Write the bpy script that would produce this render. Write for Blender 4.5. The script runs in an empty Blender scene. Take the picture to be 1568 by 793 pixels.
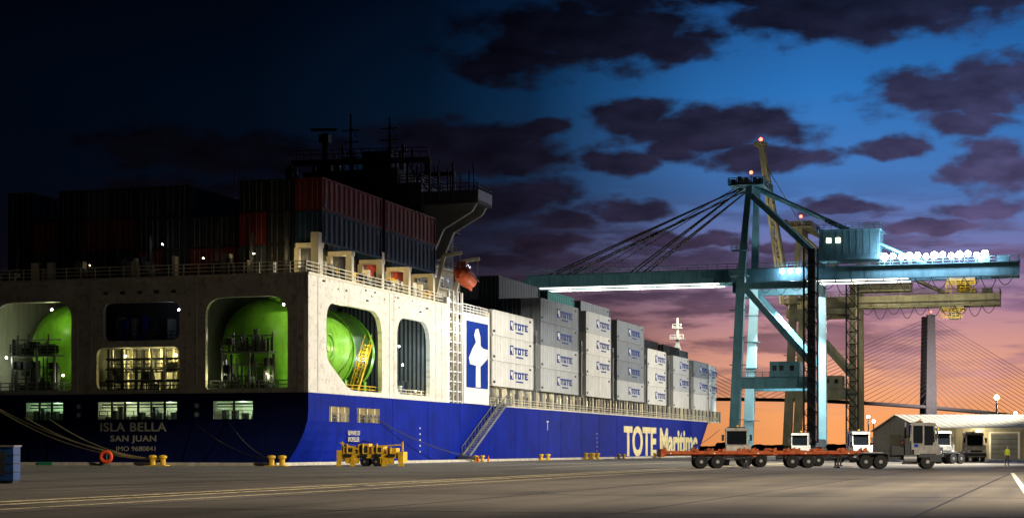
import bpy, math, random
from mathutils import Vector, Matrix
R = random.Random(7)
scene = bpy.context.scene
scene.view_settings.view_transform = 'Standard'
scene.view_settings.look = 'None'
scene.view_settings.exposure = 0

# ------------------------------------------------------------------ materials
MATS = {}
def mat(name, col, rough=.6, metal=0., var=.25, scale=.6, bump=0., emit=None, es=0., rust=0., streak=0., spec=.25, rlo=.58):
    if name in MATS: return MATS[name]
    m = bpy.data.materials.new(name); m.use_nodes = True
    nt = m.node_tree; N = nt.nodes; L = nt.links
    b = N['Principled BSDF']
    b.inputs['Roughness'].default_value = rough
    b.inputs['Metallic'].default_value = metal
    b.inputs['Specular IOR Level'].default_value = spec
    c4 = (col[0], col[1], col[2], 1)
    tc = N.new('ShaderNodeTexCoord')
    no = N.new('ShaderNodeTexNoise'); no.inputs['Scale'].default_value = scale
    no.inputs['Detail'].default_value = 6; no.inputs['Roughness'].default_value = .65
    L.new(tc.outputs['Object'], no.inputs['Vector'])
    mr = N.new('ShaderNodeMapRange')
    mr.inputs[1].default_value = .3; mr.inputs[2].default_value = .7
    mr.inputs[3].default_value = 1 - var; mr.inputs[4].default_value = 1 + var * .5
    L.new(no.outputs['Fac'], mr.inputs[0])
    mx = N.new('ShaderNodeMix'); mx.data_type = 'RGBA'; mx.blend_type = 'MULTIPLY'
    mx.inputs[0].default_value = 1; mx.inputs[6].default_value = c4
    L.new(mr.outputs[0], mx.inputs[7])
    out = mx.outputs[2]
    for amt, cc, sc, lo in ((rust, (.20, .065, .015, 1), (1.1, 1.1, .10), rlo), (streak, (col[0]*.35, col[1]*.35, col[2]*.35, 1), (.8, .8, .06), .5)):
        if amt <= 0: continue
        mp = N.new('ShaderNodeMapping'); mp.inputs['Scale'].default_value = sc
        L.new(tc.outputs['Object'], mp.inputs[0])
        n2 = N.new('ShaderNodeTexNoise'); n2.inputs['Scale'].default_value = 1.3; n2.inputs['Detail'].default_value = 7
        n2.inputs['Roughness'].default_value = .7
        L.new(mp.outputs[0], n2.inputs['Vector'])
        r2 = N.new('ShaderNodeMapRange'); r2.inputs[1].default_value = lo; r2.inputs[2].default_value = lo + .13
        r2.inputs[3].default_value = 0; r2.inputs[4].default_value = amt
        L.new(n2.outputs['Fac'], r2.inputs[0])
        m2 = N.new('ShaderNodeMix'); m2.data_type = 'RGBA'
        L.new(r2.outputs[0], m2.inputs[0]); L.new(out, m2.inputs[6]); m2.inputs[7].default_value = cc
        out = m2.outputs[2]
    L.new(out, b.inputs['Base Color'])
    if bump > 0:
        bp = N.new('ShaderNodeBump'); bp.inputs['Strength'].default_value = bump; bp.inputs['Distance'].default_value = .05
        L.new(no.outputs['Fac'], bp.inputs['Height']); L.new(bp.outputs[0], b.inputs['Normal'])
    if emit:
        b.inputs['Emission Color'].default_value = (*emit, 1)
        b.inputs['Emission Strength'].default_value = es
    MATS[name] = m
    return m

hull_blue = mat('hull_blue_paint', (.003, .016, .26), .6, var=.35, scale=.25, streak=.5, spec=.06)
hull_dark = mat('hull_blue_shaded', (.004, .010, .07), .6, var=.3, scale=.3, streak=.4, spec=.08)  # hull blue darkened, the unlit transom's shade put into the colour
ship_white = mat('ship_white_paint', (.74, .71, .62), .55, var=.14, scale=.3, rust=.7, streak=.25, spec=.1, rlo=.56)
stern_shaded = mat('stern_shaded_weathered_paint', (.46, .44, .38), .65, var=.25, scale=.3, rust=.8, streak=.45, spec=.1, rlo=.55)  # ship white darkened to paint in stern shade, plus real rust and streaks
cream = mat('cream_paint', (.66, .62, .48), .5, var=.2, scale=1., rust=.4)
white_p = mat('white_paint', (.78, .78, .76), .45, var=.1)
steel_dk = mat('dark_steel', (.030, .033, .038), .6, .2)
steel_gr = mat('grey_steel', (.20, .21, .22), .5, .4)
black = mat('black_rubber', (.012, .012, .013), .8)
deck_g = mat('deck_paint', (.09, .10, .09), .7)
bay_dk = mat('bay_bulkhead_paint', (.10, .11, .09), .6, var=.3, rust=.4)
tank_green = mat('tank_green_paint', (.20, .50, .04), .35, var=.35, scale=.4, streak=.55, rust=.4)
yellow = mat('safety_yellow', (.75, .47, .03), .5, var=.35, scale=2)
orange = mat('lifeboat_orange', (.48, .08, .015), .55, var=.2)
redpaint = mat('trailer_orange', (.40, .085, .018), .65, var=.6, scale=1.5)
glass = mat('window_glass', (.01, .013, .017), .08, 0, spec=.5)
teal = mat('crane_teal', (.075, .19, .23), .55, var=.3, scale=.3, streak=.4)
beige = mat('crane_beige', (.36, .33, .20), .5, var=.35, scale=.3, streak=.4)
paleteal = mat('crane_teal_lit', (.40, .62, .66), .45, var=.15, scale=.3)  # crane teal lightened, floodlight on the far legs put into the colour
concrete = mat('concrete', (.52, .48, .40), .8, var=.35, scale=1.2, bump=.3)
rope = mat('mooring_rope', (.62, .52, .27), .9)
rope_dk = mat('dark_rope', (.05, .05, .055), .9)
txt_cream = mat('letter_cream', (.80, .70, .36), .6, var=.25, spec=.1)
txt_blue = mat('letter_blue', (.012, .04, .24), .6, spec=.1)
txt_grey = mat('letter_grey', (.62, .59, .48), .6)
sign_blue = mat('sign_blue', (.004, .030, .25), .6, var=.15, spec=.06)
em_w = mat('lamp_white', (1, 1, 1), emit=(1, .97, .9), es=22)
em_c = mat('lamp_cool', (1, 1, 1), emit=(.74, .80, 1), es=70)
em_y = mat('lamp_warm', (1, 1, 1), emit=(1, .80, .38), es=16)
em_r = mat('lamp_red', (1, .1, .1), emit=(1, .06, .03), es=14)
em_tail = mat('reflector_red', (.4, .01, .01), .3)
em_strip = mat('lamp_strip', (1, 1, 1), emit=(1, .97, .84), es=4)

# ------------------------------------------------------------------ mesh builder
class MB:
    def __init__(s): s.v = []; s.f = []; s.m = []; s.mats = []
    def mi(s, m):
        if m not in s.mats: s.mats.append(m)
        return s.mats.index(m)
    def add(s, vs, fs, m):
        o = len(s.v); k = s.mi(m)
        s.v += [tuple(v) for v in vs]
        for f in fs: s.f.append(tuple(i + o for i in f)); s.m.append(k)
    def box(s, x0, x1, y0, y1, z0, z1, m):
        s.add([(x0,y0,z0),(x1,y0,z0),(x1,y1,z0),(x0,y1,z0),(x0,y0,z1),(x1,y0,z1),(x1,y1,z1),(x0,y1,z1)],
              [(0,3,2,1),(4,5,6,7),(0,1,5,4),(1,2,6,5),(2,3,7,6),(3,0,4,7)], m)
    def beam(s, p, q, w, h, m, w2=None, h2=None):
        p = Vector(p); q = Vector(q); d = (q - p).normalized()
        up = Vector((0, 0, 1)) if abs(d.z) < .95 else Vector((0, 1, 0))
        a = d.cross(up).normalized(); b = a.cross(d).normalized()
        w2 = w if w2 is None else w2; h2 = h if h2 is None else h2
        vs = []
        for c, ww, hh in ((p, w, h), (q, w2, h2)):
            for i, j in ((-1,-1),(1,-1),(1,1),(-1,1)):
                vs.append(c + a * (i * ww / 2) + b * (j * hh / 2))
        s.add(vs, [(0,3,2,1),(4,5,6,7),(0,1,5,4),(1,2,6,5),(2,3,7,6),(3,0,4,7)], m)
    def cyl(s, p, q, r, m, n=12, r2=None, cap=True):
        p = Vector(p); q = Vector(q); d = (q - p).normalized()
        up = Vector((0, 0, 1)) if abs(d.z) < .95 else Vector((0, 1, 0))
        a = d.cross(up).normalized(); b = a.cross(d).normalized()
        r2 = r if r2 is None else r2
        vs = []
        for c, rr in ((p, r), (q, r2)):
            for i in range(n):
                t = 2 * math.pi * i / n
                vs.append(c + a * (rr * math.cos(t)) + b * (rr * math.sin(t)))
        fs = [(i, (i+1) % n, n + (i+1) % n, n + i) for i in range(n)]
        if cap: fs += [tuple(range(n))[::-1], tuple(range(n, 2*n))]
        s.add(vs, fs, m)
    def lathe(s, p, d, prof, m, n=24):
        p = Vector(p); d = Vector(d).normalized()
        up = Vector((0, 0, 1)) if abs(d.z) < .95 else Vector((0, 1, 0))
        a = d.cross(up).normalized(); b = a.cross(d).normalized()
        vs = []; fs = []
        for (x, r) in prof:
            for i in range(n):
                t = 2 * math.pi * i / n
                vs.append(p + d * x + a * (r * math.cos(t)) + b * (r * math.sin(t)))
        for j in range(len(prof) - 1):
            for i in range(n):
                fs.append((j*n+i, j*n+(i+1) % n, (j+1)*n+(i+1) % n, (j+1)*n+i))
        fs.append(tuple(range(n))[::-1]); fs.append(tuple((len(prof)-1)*n+i for i in range(n)))
        s.add(vs, fs, m)
    def prism(s, pts, axis, a0, a1, m):
        n = len(pts); vs = []
        for a in (a0, a1):
            for (u, v) in pts:
                vs.append({'x': (a, u, v), 'y': (u, a, v), 'z': (u, v, a)}[axis])
        s.add(vs, [tuple(range(n)), tuple(range(n, 2*n))[::-1]] + [(i, (i+1) % n, n+(i+1) % n, n+i) for i in range(n)], m)
    def path(s, pts, r, m, n=5):
        for a, b in zip(pts[:-1], pts[1:]): s.cyl(a, b, r, m, n)
    def rail(s, pts, h=1.1, m=None, step=1.6, r=.035, rows=3):
        for a, b in zip(pts[:-1], pts[1:]):
            a = Vector(a); b = Vector(b); L = (b - a).length; k = max(1, int(L / step))
            for i in range(k + 1):
                p = a.lerp(b, i / k); s.beam(p, p + Vector((0, 0, h)), r*2, r*2, m)
            for j in range(rows):
                z = Vector((0, 0, h * (j + 1) / rows)); s.beam(a + z, b + z, r*2, r*2, m)
    def tube_torus(s, c, rad, r, m, n=20):
        c = Vector(c)
        vs = []; fs = []
        for i in range(n):
            t = 2*math.pi*i/n
            for j in range(8):
                q = 2*math.pi*j/8; rr = rad + r*math.cos(q)
                vs.append(c + Vector((rr*math.cos(t), r*math.sin(q), rr*math.sin(t))))
        for i in range(n):
            for j in range(8):
                fs.append((i*8+j, ((i+1) % n)*8+j, ((i+1) % n)*8+(j+1) % 8, i*8+(j+1) % 8))
        s.add(vs, fs, m)
    def mesh(s, name, smooth=False):
        me = bpy.data.meshes.new(name); me.from_pydata(s.v, [], s.f)
        for m in s.mats: me.materials.append(m)
        me.polygons.foreach_set('material_index', s.m)
        if smooth: me.polygons.foreach_set('use_smooth', [True]*len(s.f))
        me.update(); return me
    def done(s, name, parent=None, loc=(0,0,0), rotz=0, smooth=False):
        me = s.mesh(name, smooth)
        o = bpy.data.objects.new(name, me); scene.collection.objects.link(o)
        o.location = loc; o.rotation_euler = (0, 0, rotz)
        if parent: o.parent = parent
        return o
def recalc(o):
    import bmesh
    bm = bmesh.new(); bm.from_mesh(o.data); bmesh.ops.recalc_face_normals(bm, faces=bm.faces); bm.to_mesh(o.data); bm.free()
def empty(name, loc=(0,0,0), rotz=0, parent=None):
    o = bpy.data.objects.new(name, None); scene.collection.objects.link(o)
    o.location = loc; o.rotation_euler = (0, 0, rotz); o.empty_display_size = 1
    if parent: o.parent = parent
    return o
def sphere_prof(r, n=6): return [(-r*math.cos(math.pi*i/n), max(.001, r*math.sin(math.pi*i/n))) for i in range(n+1)]
def point(name, parent, loc, w, col=(1,.9,.7), size=.3):
    l = bpy.data.lights.new(name, 'POINT'); l.energy = w; l.color = col; l.shadow_soft_size = size
    o = bpy.data.objects.new(name, l); scene.collection.objects.link(o); o.location = loc
    if parent: o.parent = parent
    return o
def spot(name, parent, loc, target, w, col=(1,.95,.85), ang=110, size=1., blend=.6):
    l = bpy.data.lights.new(name, 'SPOT'); l.energy = w; l.color = col; l.shadow_soft_size = size
    l.spot_size = math.radians(ang); l.spot_blend = blend
    o = bpy.data.objects.new(name, l); scene.collection.objects.link(o); o.location = loc
    o.rotation_euler = (Vector(target) - Vector(loc)).to_track_quat('-Z', 'Y').to_euler()
    if parent: o.parent = parent
    return o
def eval_mesh(o):
    dg = bpy.context.evaluated_depsgraph_get()
    me = bpy.data.meshes.new_from_object(o.evaluated_get(dg)); bpy.data.objects.remove(o); return me
def text_obj(txt, name, m, parent, loc, rot, width, height, ext=.01, offset=.0, spacing=1.0):
    c = bpy.data.curves.new(name, 'FONT'); c.body = txt; c.size = 1; c.extrude = ext; c.offset = offset; c.space_character = spacing
    t = bpy.data.objects.new(name, c); scene.collection.objects.link(t)
    me = eval_mesh(t)
    xs = [v.co.x for v in me.vertices]; ys = [v.co.y for v in me.vertices]
    x0, x1, y0, y1 = min(xs), max(xs), min(ys), max(ys)
    for v in me.vertices:
        v.co.x = (v.co.x - x0) / (x1 - x0) * width; v.co.y = (v.co.y - y0) / (y1 - y0) * height
    me.materials.clear(); me.materials.append(m)
    o = bpy.data.objects.new(name, me); scene.collection.objects.link(o)
    o.location = loc; o.rotation_euler = rot
    if parent: o.parent = parent
    return o
def rounded(pts, rad, n=6):
    out = []
    for i, p in enumerate(pts):
        r = rad[i] if isinstance(rad, (list, tuple)) else rad
        P = Vector(p); A = Vector(pts[i-1]); B = Vector(pts[(i+1) % len(pts)])
        a = P + (A - P).normalized() * r; b = P + (B - P).normalized() * r
        for k in range(n + 1):
            t = k / n; out.append(tuple(a*(1-t)**2 + P*2*t*(1-t) + b*t*t))
    return out
def holed(name, outer, holes, thick, m, parent, loc, rot):
    c = bpy.data.curves.new(name, 'CURVE'); c.dimensions = '2D'; c.fill_mode = 'BOTH'; c.extrude = thick/2
    for loop in [outer] + holes:
        sp = c.splines.new('POLY'); sp.points.add(len(loop) - 1); sp.use_cyclic_u = True
        for i, p in enumerate(loop): sp.points[i].co = (p[0], p[1], 0, 1)
    t = bpy.data.objects.new(name, c); scene.collection.objects.link(t)
    me = eval_mesh(t); me.materials.clear(); me.materials.append(m)
    o = bpy.data.objects.new(name, me); scene.collection.objects.link(o); o.location = loc; o.rotation_euler = rot; o.parent = parent
    return o

# ------------------------------------------------------------------ ship frame
S0 = Vector((-20.8, 183, 0)); ANG = math.atan2(.9556, .2946)
U = Vector((.2946, .9556, 0)); V = Vector((-.9556, .2946, 0))
def W(t, s, z=0): return S0 + U*t + V*s + Vector((0, 0, z))
ship = empty('container_ship', S0, ANG)

# hull
def hb(t, z):
    f = (z + 4) / 11.4
    st = 188 + 20*f; en = 240 + 18*f; h = 19.5
    if t > st: h *= max(.004, 1 - min(1, (t-st)/(en-st))**2.1)
    if t < 16: h -= 2.5*max(0, (5.2-z)/5.2)**1.6*(1-t/16)**1.6
    return h
zs = [-4, -2, -.5, .5, 1.5, 2.5, 3.5, 4.5, 5.5, 6.5, 7.4]
ts = [0,.6,1.5,3,5,8,12,16] + list(range(26, 188, 18)) + list(range(190, 260, 4)) + [258]
ts = sorted(set(ts))
vs = []; fs = []; mi = []
nz = len(zs)
for t in ts:
    for z in zs: vs.append((t, 19.5 - hb(t, z), z))
    for z in zs[::-1]: vs.append((t, 19.5 + hb(t, z), z))
n = 2*nz
for i in range(len(ts)-1):
    for j in range(n):
        k = (j+1) % n
        fs.append((i*n+j, (i+1)*n+j, (i+1)*n+k, i*n+k)); mi.append(2 if j == nz-1 else 0)
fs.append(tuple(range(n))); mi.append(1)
fs.append(tuple((len(ts)-1)*n + i for i in range(n))[::-1]); mi.append(0)
me = bpy.data.meshes.new('hull'); me.from_pydata(vs, [], fs)
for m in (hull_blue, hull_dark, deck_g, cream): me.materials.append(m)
me.polygons.foreach_set('material_index', mi)
hull = bpy.data.objects.new('hull', me); scene.collection.objects.link(hull); recalc(hull)
cut = MB()
for a in ((5.5,11,-2,3.2,4.5,6.1),(13.2,20,-2,3.2,4.5,6.1)):
    cut.box(*a, cream)
for s0, s1 in ((14.9,24.2),(6.2,10.7),(28.4,32.9)):
    cut.box(-2, 4, s0, s1, 4.7, 6.55, cream)
co = cut.done('cutter')
bo = hull.modifiers.new('b', 'BOOLEAN'); bo.object = co; bo.operation = 'DIFFERENCE'; bo.solver = 'EXACT'
try: bo.material_mode = 'TRANSFER'
except Exception: pass
bpy.context.view_layer.update()
dg = bpy.context.evaluated_depsgraph_get()
nm = bpy.data.meshes.new_from_object(hull.evaluated_get(dg)); hull.modifiers.clear(); hull.data = nm
bpy.data.objects.remove(co); hull.parent = ship
# pocket contents
pk = MB()
for (a, b) in ((5.5,11),(13.2,20)):
    for k in range(3):
        x = a + (b-a)*(k+.5)/3; pk.box(x-.12, x+.12, .15, .35, 4.5, 6.1, cream)
        pk.cyl((x+.7,1.6,4.5),(x+.7,1.6,5.3),.3, steel_gr, 10)
        pk.box(x-.7,x-.2,1.8,2.6,4.5,5.6,steel_dk)
    pk.rail([(a+.1,.1,4.5),(b-.1,.1,4.5)], .9, steel_gr, 1., .03, 2)
for (a, b) in ((14.9,24.2),(6.2,10.7),(28.4,32.9)):
    k = int((b-a)/1.5)
    for i in range(1, k):
        y = a+(b-a)*i/k; pk.box(.15,.35,y-.09,y+.09,4.7,6.55,steel_dk)
    for i in range(k*2):
        y = a+(b-a)*(i+.5)/(k*2); hgt = R.uniform(.3,1.5)
        pk.box(1.2,2.0,y-.3,y+.2,4.7,4.7+hgt, R.choice([steel_gr, deck_g, steel_dk, bay_dk]))
    pk.cyl((1,a,6.3),(1,b,6.3),.09,steel_dk,6); pk.cyl((.8,a,6.0),(.8,b,6.0),.06,steel_dk,6)
    pk.rail([(.1,a+.1,4.7),(.1,b-.1,4.7)], .9, steel_gr, 1., .03, 2)
for y in (12.6, 26.5):
    for z in (5.2, 6.1):
        pk.cyl((-.04,y,z),(.02,y,z),.32,steel_gr,14); pk.cyl((-.06,y,z),(.02,y,z),.2,paleteal,14)
pk.done('mooring_ports', ship)
for (t, s, z, p, c) in ((8,2.2,5.9,130,(1,.8,.45)),(16.5,2.2,5.9,150,(1,.8,.45)),
                        (2.5,8.5,6.3,85,(.6,1,.78)),(2.5,17,6.3,80,(.68,1,.78)),(2.5,22,6.3,80,(.75,1,.75)),(2.5,30.5,6.3,85,(.5,1,.7))):
    point('port_light', ship, (t, s, z), p, c, .15)

# upper stern walls
H = math.radians
side_holes = [rounded([(4.7,11),(11,7.95),(20.7,7.95),(20.7,17),(4.7,17)], [1.2,1.4,.5,3.2,2.2]),
              rounded([(25.5,8),(36.7,8),(36.7,16.9),(25.5,16.9)], [1.2,.5,3.0,2.6])]
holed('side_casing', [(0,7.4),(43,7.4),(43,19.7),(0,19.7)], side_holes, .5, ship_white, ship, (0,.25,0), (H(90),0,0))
stern_holes = [rounded([(a,7.8),(b,7.8),(b,17.3),(a,17.3)], [.3,.3,2.0,2.0]) for a, b in ((2.3,11.6),(27.4,36.7))]
stern_holes += [rounded([(14.6,13.0),(23.6,13.0),(23.6,17.0),(14.6,17.0)], .9), rounded([(14.6,7.8),(24.4,7.8),(24.4,12.3),(14.6,12.3)], .9)]
mir = lambda L: [(-p[0], p[1]) for p in L]
holed('stern_casing', mir([(.5,7.4),(39,7.4),(39,19.7),(.5,19.7)]), [mir(h) for h in stern_holes], .5, stern_shaded, ship, (.25,0,0), (H(90),0,H(-90)))
st = MB()
st.box(.5,43,.5,38.5,19.2,19.695,bay_dk)
st.box(41.5,42.5,.5,38.5,7.45,19.2,bay_dk)
st.box(.5,43,38.5,39,7.4,19.7,ship_white)
st.box(.5,40,13.0,13.5,7.45,19.2,bay_dk); st.box(.5,40,25.5,26.0,7.45,19.2,bay_dk)
st.box(9,9.3,13.5,25.5,7.45,19.2,cream)
st.box(.5,9,13.5,25.5,12.4,12.7,steel_gr)
st.box(22.6,23.4,.5,1.2,7.45,19.2,ship_white)
st.box(38,38.3,1,12,7.45,19.2,steel_gr)
for k in range(20):
    y = 1+k*.55; st.box(37.9,38.0,y,y+.22,7.45,19.2,steel_dk)
for t in (2.4,22.9,24.4,38.8,41): st.box(t,t+.06,-.05,0,7.6,19.4,ship_white)
for k in range(16):
    t = R.uniform(1,42); z=R.choice([17.9,18.5,19.0]); st.box(t,t+R.uniform(.2,.6),-.12,0,z,z+.18,R.choice([steel_gr,cream,steel_dk]))
st.box(0,43,-.1,.0,19.45,19.7,cream); st.box(-.1,0,-.1,39,19.45,19.7,stern_shaded)
# stern plate frames, scuppers, pipes
for s in (1.2,12.6,13.8,25.0,26.6,37.6): st.cyl((-.06,s,7.6),(-.06,s,19.3),.06,stern_shaded,6)
for s in (15,17,19,21,23): st.box(-.12,0,s,s+.5,17.9,18.2,steel_dk)
# machinery in lower centre bay
for k in range(60):
    y = R.uniform(14.6,24.4); x = R.uniform(1.5,8); z = R.uniform(7.6,10.8)
    if R.random() < .5: st.cyl((x,y,7.5),(x,y,12.3),R.uniform(.07,.2),R.choice([steel_gr,cream,steel_dk,steel_dk]),8)
    else:
        a = R.uniform(.4,1.1); st.box(x,x+a,y,y+a,z-.4,z+a*.6,R.choice([steel_gr,steel_dk,bay_dk,deck_g]))
for z in (8.9,10.1,11.2): st.cyl((2,14.7,z),(2,24.4,z),.1,steel_dk,8)
st.rail([(.7,14.7,7.5),(.7,24.3,7.5)],1.2,steel_dk,1.2,.05)
st.rail([(2.7,14.7,9.9),(2.7,24.3,9.9)],1.2,steel_dk,1.2,.05); st.box(2.6,4,14.6,24.4,9.8,9.9,steel_dk)
for k in range(14):
    y = R.uniform(14.8,23.4); z=13
    st.box(2.5,3.5,y,y+.5,z-.28,z+R.uniform(.6,3),R.choice([steel_gr,steel_dk,sign_blue]))
st.box(4,4.3,13.5,25.5,12.7,19.2,steel_dk)
st.rail([(.7,14.7,12.7),(.7,23.5,12.7)],1.3,steel_dk,1.2,.05)
# platforms in tank bays
for a, b in ((2.5,11.4),(27.6,36.5)):
    st.box(.6,2.6,a+2.2,b-1.2,11.6,11.75,steel_gr)
    st.rail([(.7,a+2.2,11.75),(.7,b-1.2,11.75)],1.1,steel_gr,.9,.05)
    st.rail([(.7,a,7.5),(.7,b,7.5)],1.2,steel_gr,1.1,.05)
    for k in range(34):
        y = R.uniform(a+2,b-1.4); x=R.uniform(.8,2.2)
        st.cyl((x,y,7.5 if k%2 else 11.7),(x,y,R.uniform(9.5,11.6) if k%2 else R.uniform(12.6,14.4)),R.uniform(.05,.17),R.choice([steel_gr,bay_dk,steel_dk,steel_dk]),8)
    for k in range(18):
        y = R.uniform(a+2,b-2); z=R.choice([8,8.5,9.5,10.2,11.9,12.4]); w=R.uniform(.3,.9)
        st.box(1.0,1.8,y,y+w,z,z+w,R.choice([steel_gr,steel_dk,deck_g,steel_dk]))
    for z in (9.2,10.4,13.4): st.cyl((1.5,a+2,z),(1.5,b-1.3,z),.07,steel_gr,8)
    for y in (a+2.3,b-1.4,(a+b)/2): st.box(.8,1.0,y,y+.2,7.5,11.6,steel_gr)
# stairs behind side opening
for k in range(14):
    f = k/13; st.box(15.6+f*3.9,15.95+f*3.9,.9,1.7,7.8+f*5.4,7.9+f*5.4,yellow)
for y in (.9,1.7):
    st.beam((15.4,y,7.7),(19.8,y,13.4),.12,.3,yellow); st.beam((15.4,y,8.8),(19.8,y,14.5),.07,.07,yellow)
st.rail([(5,.8,7.5),(22.4,.8,7.5)],1.1,yellow,1.6,.04); st.rail([(23.6,.8,7.5),(41,.8,7.5)],1.1,cream,1.6,.04)
for k in range(18):
    x=R.uniform(26,36); st.box(x,x+.6,2,2.7,7.5,7.5+R.uniform(.5,2.6),R.choice([steel_gr,sign_blue,cream,steel_dk]))
st.done('stern_deckhouse', ship)
for s in (7.9, 31.2):
    tk = MB(); r = 4.85
    prof = [(0,.05),(.25,1.6),(.9,3.0),(1.8,4.0),(2.9,4.65),(3.8,r)] + [(23,r),(24,4.6),(25,3.9),(25.9,2.8),(26.4,1.5),(26.6,.05)]
    tk.lathe((2.9,s,12.7),(1,0,0),prof,tank_green,40)
    tk.done('gas_tank', ship, smooth=True)
    t2 = MB()
    for x in (9,19.5,25):
        t2.lathe((x,s,12.7),(1,0,0),[(0,r+.02),(0,r+.16),(.4,r+.16),(.4,r+.02)],tank_green,40)
        t2.box(x-.3,x+.7,s-4,s+4,7.42,9.4,tank_green)
    t2.cyl((9,s,17.4),(9,s,18.3),.7,tank_green,14)
    t2.tube_torus((12.5,s-4.82,12.8),1.4,.09,tank_green); t2.tube_torus((12.5,s-4.84,12.8),.6,.06,tank_green)
    t2.done('tank_saddles', ship)
lm = MB()
for (t,s,z,p,c,e) in ((1.0,3.2,16.5,150,(.9,1,.6),em_w),(1.0,10.9,9.4,120,(1,1,.5),None),(1.2,30.5,16.6,230,(.85,1,.5),em_w),(1.0,36.0,11.5,200,(.95,1,.8),em_w),
        (1.0,29,9.5,120,(.95,1,.5),em_y),(1.0,5.0,9.4,110,(1,1,.5),em_y),
        (3,16.6,11.6,300,(1,.86,.34),em_y),(3,19.4,11.7,300,(1,.86,.34),None),(3,22.6,11.6,300,(1,.86,.34),em_y),(6,18,9.5,260,(1,.86,.34),em_y),(6,22,9.5,260,(1,.86,.34),em_y),
        (1.0,15.2,16.2,25,(.6,.8,1),em_c),
        (9,1.1,16.2,200,(1,1,.6),None),(17.5,1.0,13,260,(1,1,.5),None),(6,1.3,9.6,200,(.7,1,.4),None),
        (31.5,1.6,11.6,600,(.8,.95,1),em_c),(27,1.5,16,110,(.8,1,.8),None),(34,3,14,160,(.8,.9,1),em_w),(35,1.2,8.6,110,(1,.8,.4),em_y)):
    if e: lm.lathe((t,s,z),(0,0,1),sphere_prof(.12),e,8)
    point('bay_light', ship, (t-.3 if t<3.1 else t, s-.3, z-.3), p, c, .25)
lm.done('bay_lamps', ship)

# deck gear on top of the stern house
dk = MB()
dk.rail([(.3,38.6,19.7),(.3,.4,19.7),(42.6,.4,19.7)],1.15,cream,1.7,.04)
for t in (4.6,13.2,22.3,31.0,39.6):
    dk.box(t-.35,t+.35,.5,1.2,19.7,23.15,cream); dk.box(t-.6,t+.6,.5,3.2,22.7,23.15,cream)
    dk.box(t-.3,t+.3,3.0,3.5,19.7,22.7,cream)
dk.box(3.6,4.5,.45,1.3,19.7,24.2,cream); dk.box(21.9,22.6,.45,1.1,23.15,24.0,cream)
for k in range(64):
    x = R.uniform(5,41); y=R.uniform(.9,2.6); z=19.7; c=R.choice([cream,cream,white_p,steel_gr,yellow,steel_dk,steel_dk])
    q=R.random()
    if q<.35: dk.cyl((x,y,z),(x,y,z+R.uniform(.8,2.3)),R.uniform(.15,.4),c,10)
    elif q<.6: dk.cyl((x,y,z+1),(x+R.uniform(.6,1.6),y,z+1),R.uniform(.35,.75),c,14)
    else: dk.box(x,x+R.uniform(.4,1.8),y,y+.8,z,z+R.uniform(.5,2.2),c)
for k in range(40):
    y = R.uniform(4,38); dk.box(1.2,2,y,y+R.uniform(.2,1),19.7,19.7+R.uniform(.5,2.4),R.choice([steel_dk,cream,steel_gr,steel_dk]))
for k in range(9):
    y = 3.5+k*4; dk.box(2.6,3.0,y,y+.3,19.7,24+R.uniform(0,3),steel_dk)
dk.done('deck_gear', ship)
dl = MB()
for (t,s,z,p,e) in ((9,2.6,22.3,260,None),(17,2.6,22.3,300,None),(27,2.6,22.3,300,None),(35,2.6,22.4,260,None),
                  (1.9,3.2,21.9,120,None),(1.9,7.0,21.9,100,em_y),(1.9,12.8,21.6,16,em_y),(1.5,19,21.2,9,None),(1.5,26,21.2,8,em_y),(1.5,35,21.2,9,None),(3.4,18.4,23.4,5,em_c)):
    if e: dl.box(t-.07,t+.07,s-.08,s+.08,z,z+.1,e)
    point('deck_light', ship, (t-.2,s,z-.25), p, (1,.75,.35), .2)
dl.done('deck_lamps', ship)

# midship tower, sign and accommodation
ac = MB()
ac.box(43,44,0,4,7.4,20.6,white_p)
ac.box(49.6,60.2,.0,.5,7.5,18.9,white_p)
ac.box(49.6,60.2,.5,4.5,7.5,18.3,cream)
ac.box(49.6,60.2,.0,4.4,18.9,19.2,white_p)
for k in range(11):
    z = 7.6+k*1.25
    ac.box(44,49.6,.3,.6,z,z+.16,white_p); ac.box(44.0,49.6,.6,3.0,z,z+.08,cream)
    ac.beam((44.4,.9,z),(49,.9,z+1.25),.5,.12,cream)
for t in (44.05,45.8,47.5,49.3): ac.box(t,t+.22,.1,.4,7.4,21.6,white_p)
ac.box(44,49.6,3.0,3.3,7.4,20,cream)
ac.box(43.2,60,5,34,7.4,26,cream)
ac.box(43.2,60,5,34,26.05,31.5,steel_dk)
ac.box(44.5,58,4,24,31.55,35.3,steel_dk)
for k in range(5):
    z = 20+k*2.6; ac.box(43.1,60,4.0,5,z,z+.15,cream if k<3 else steel_dk)
    ac.rail([(43.2,4.1,z+.15),(60,4.1,z+.15)],1.,cream if k<2 else steel_dk,1.8,.04)
for k in range(7): ac.box(44.5+k*2.1,45.3+k*2.1,4.96,4.99,23.0,24.3,glass)
ac.box(45.5,51.5,-3.2,26,32.6,33.0,steel_dk); ac.box(45.5,45.7,-3.2,26,33,34.2,steel_dk); ac.box(51.3,51.5,-3.2,4,33,34.2,steel_dk); ac.box(45.7,51.3,-3.25,-3.05,33,34.3,steel_gr)
wing = [(4,26),(4,32.6),(-2.8,32.6),(-2.2,31.6),(1.6,29.5),(3.0,26.4)]
ac.prism(wing,'x',46.2,46.8,steel_gr); ac.prism(wing,'x',50.2,50.8,steel_gr)
ac.rail([(45.5,26,34.2),(45.5,-3.2,34.2),(51.5,-3.2,34.2)],.9,steel_dk,1.5,.04,2)
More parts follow.
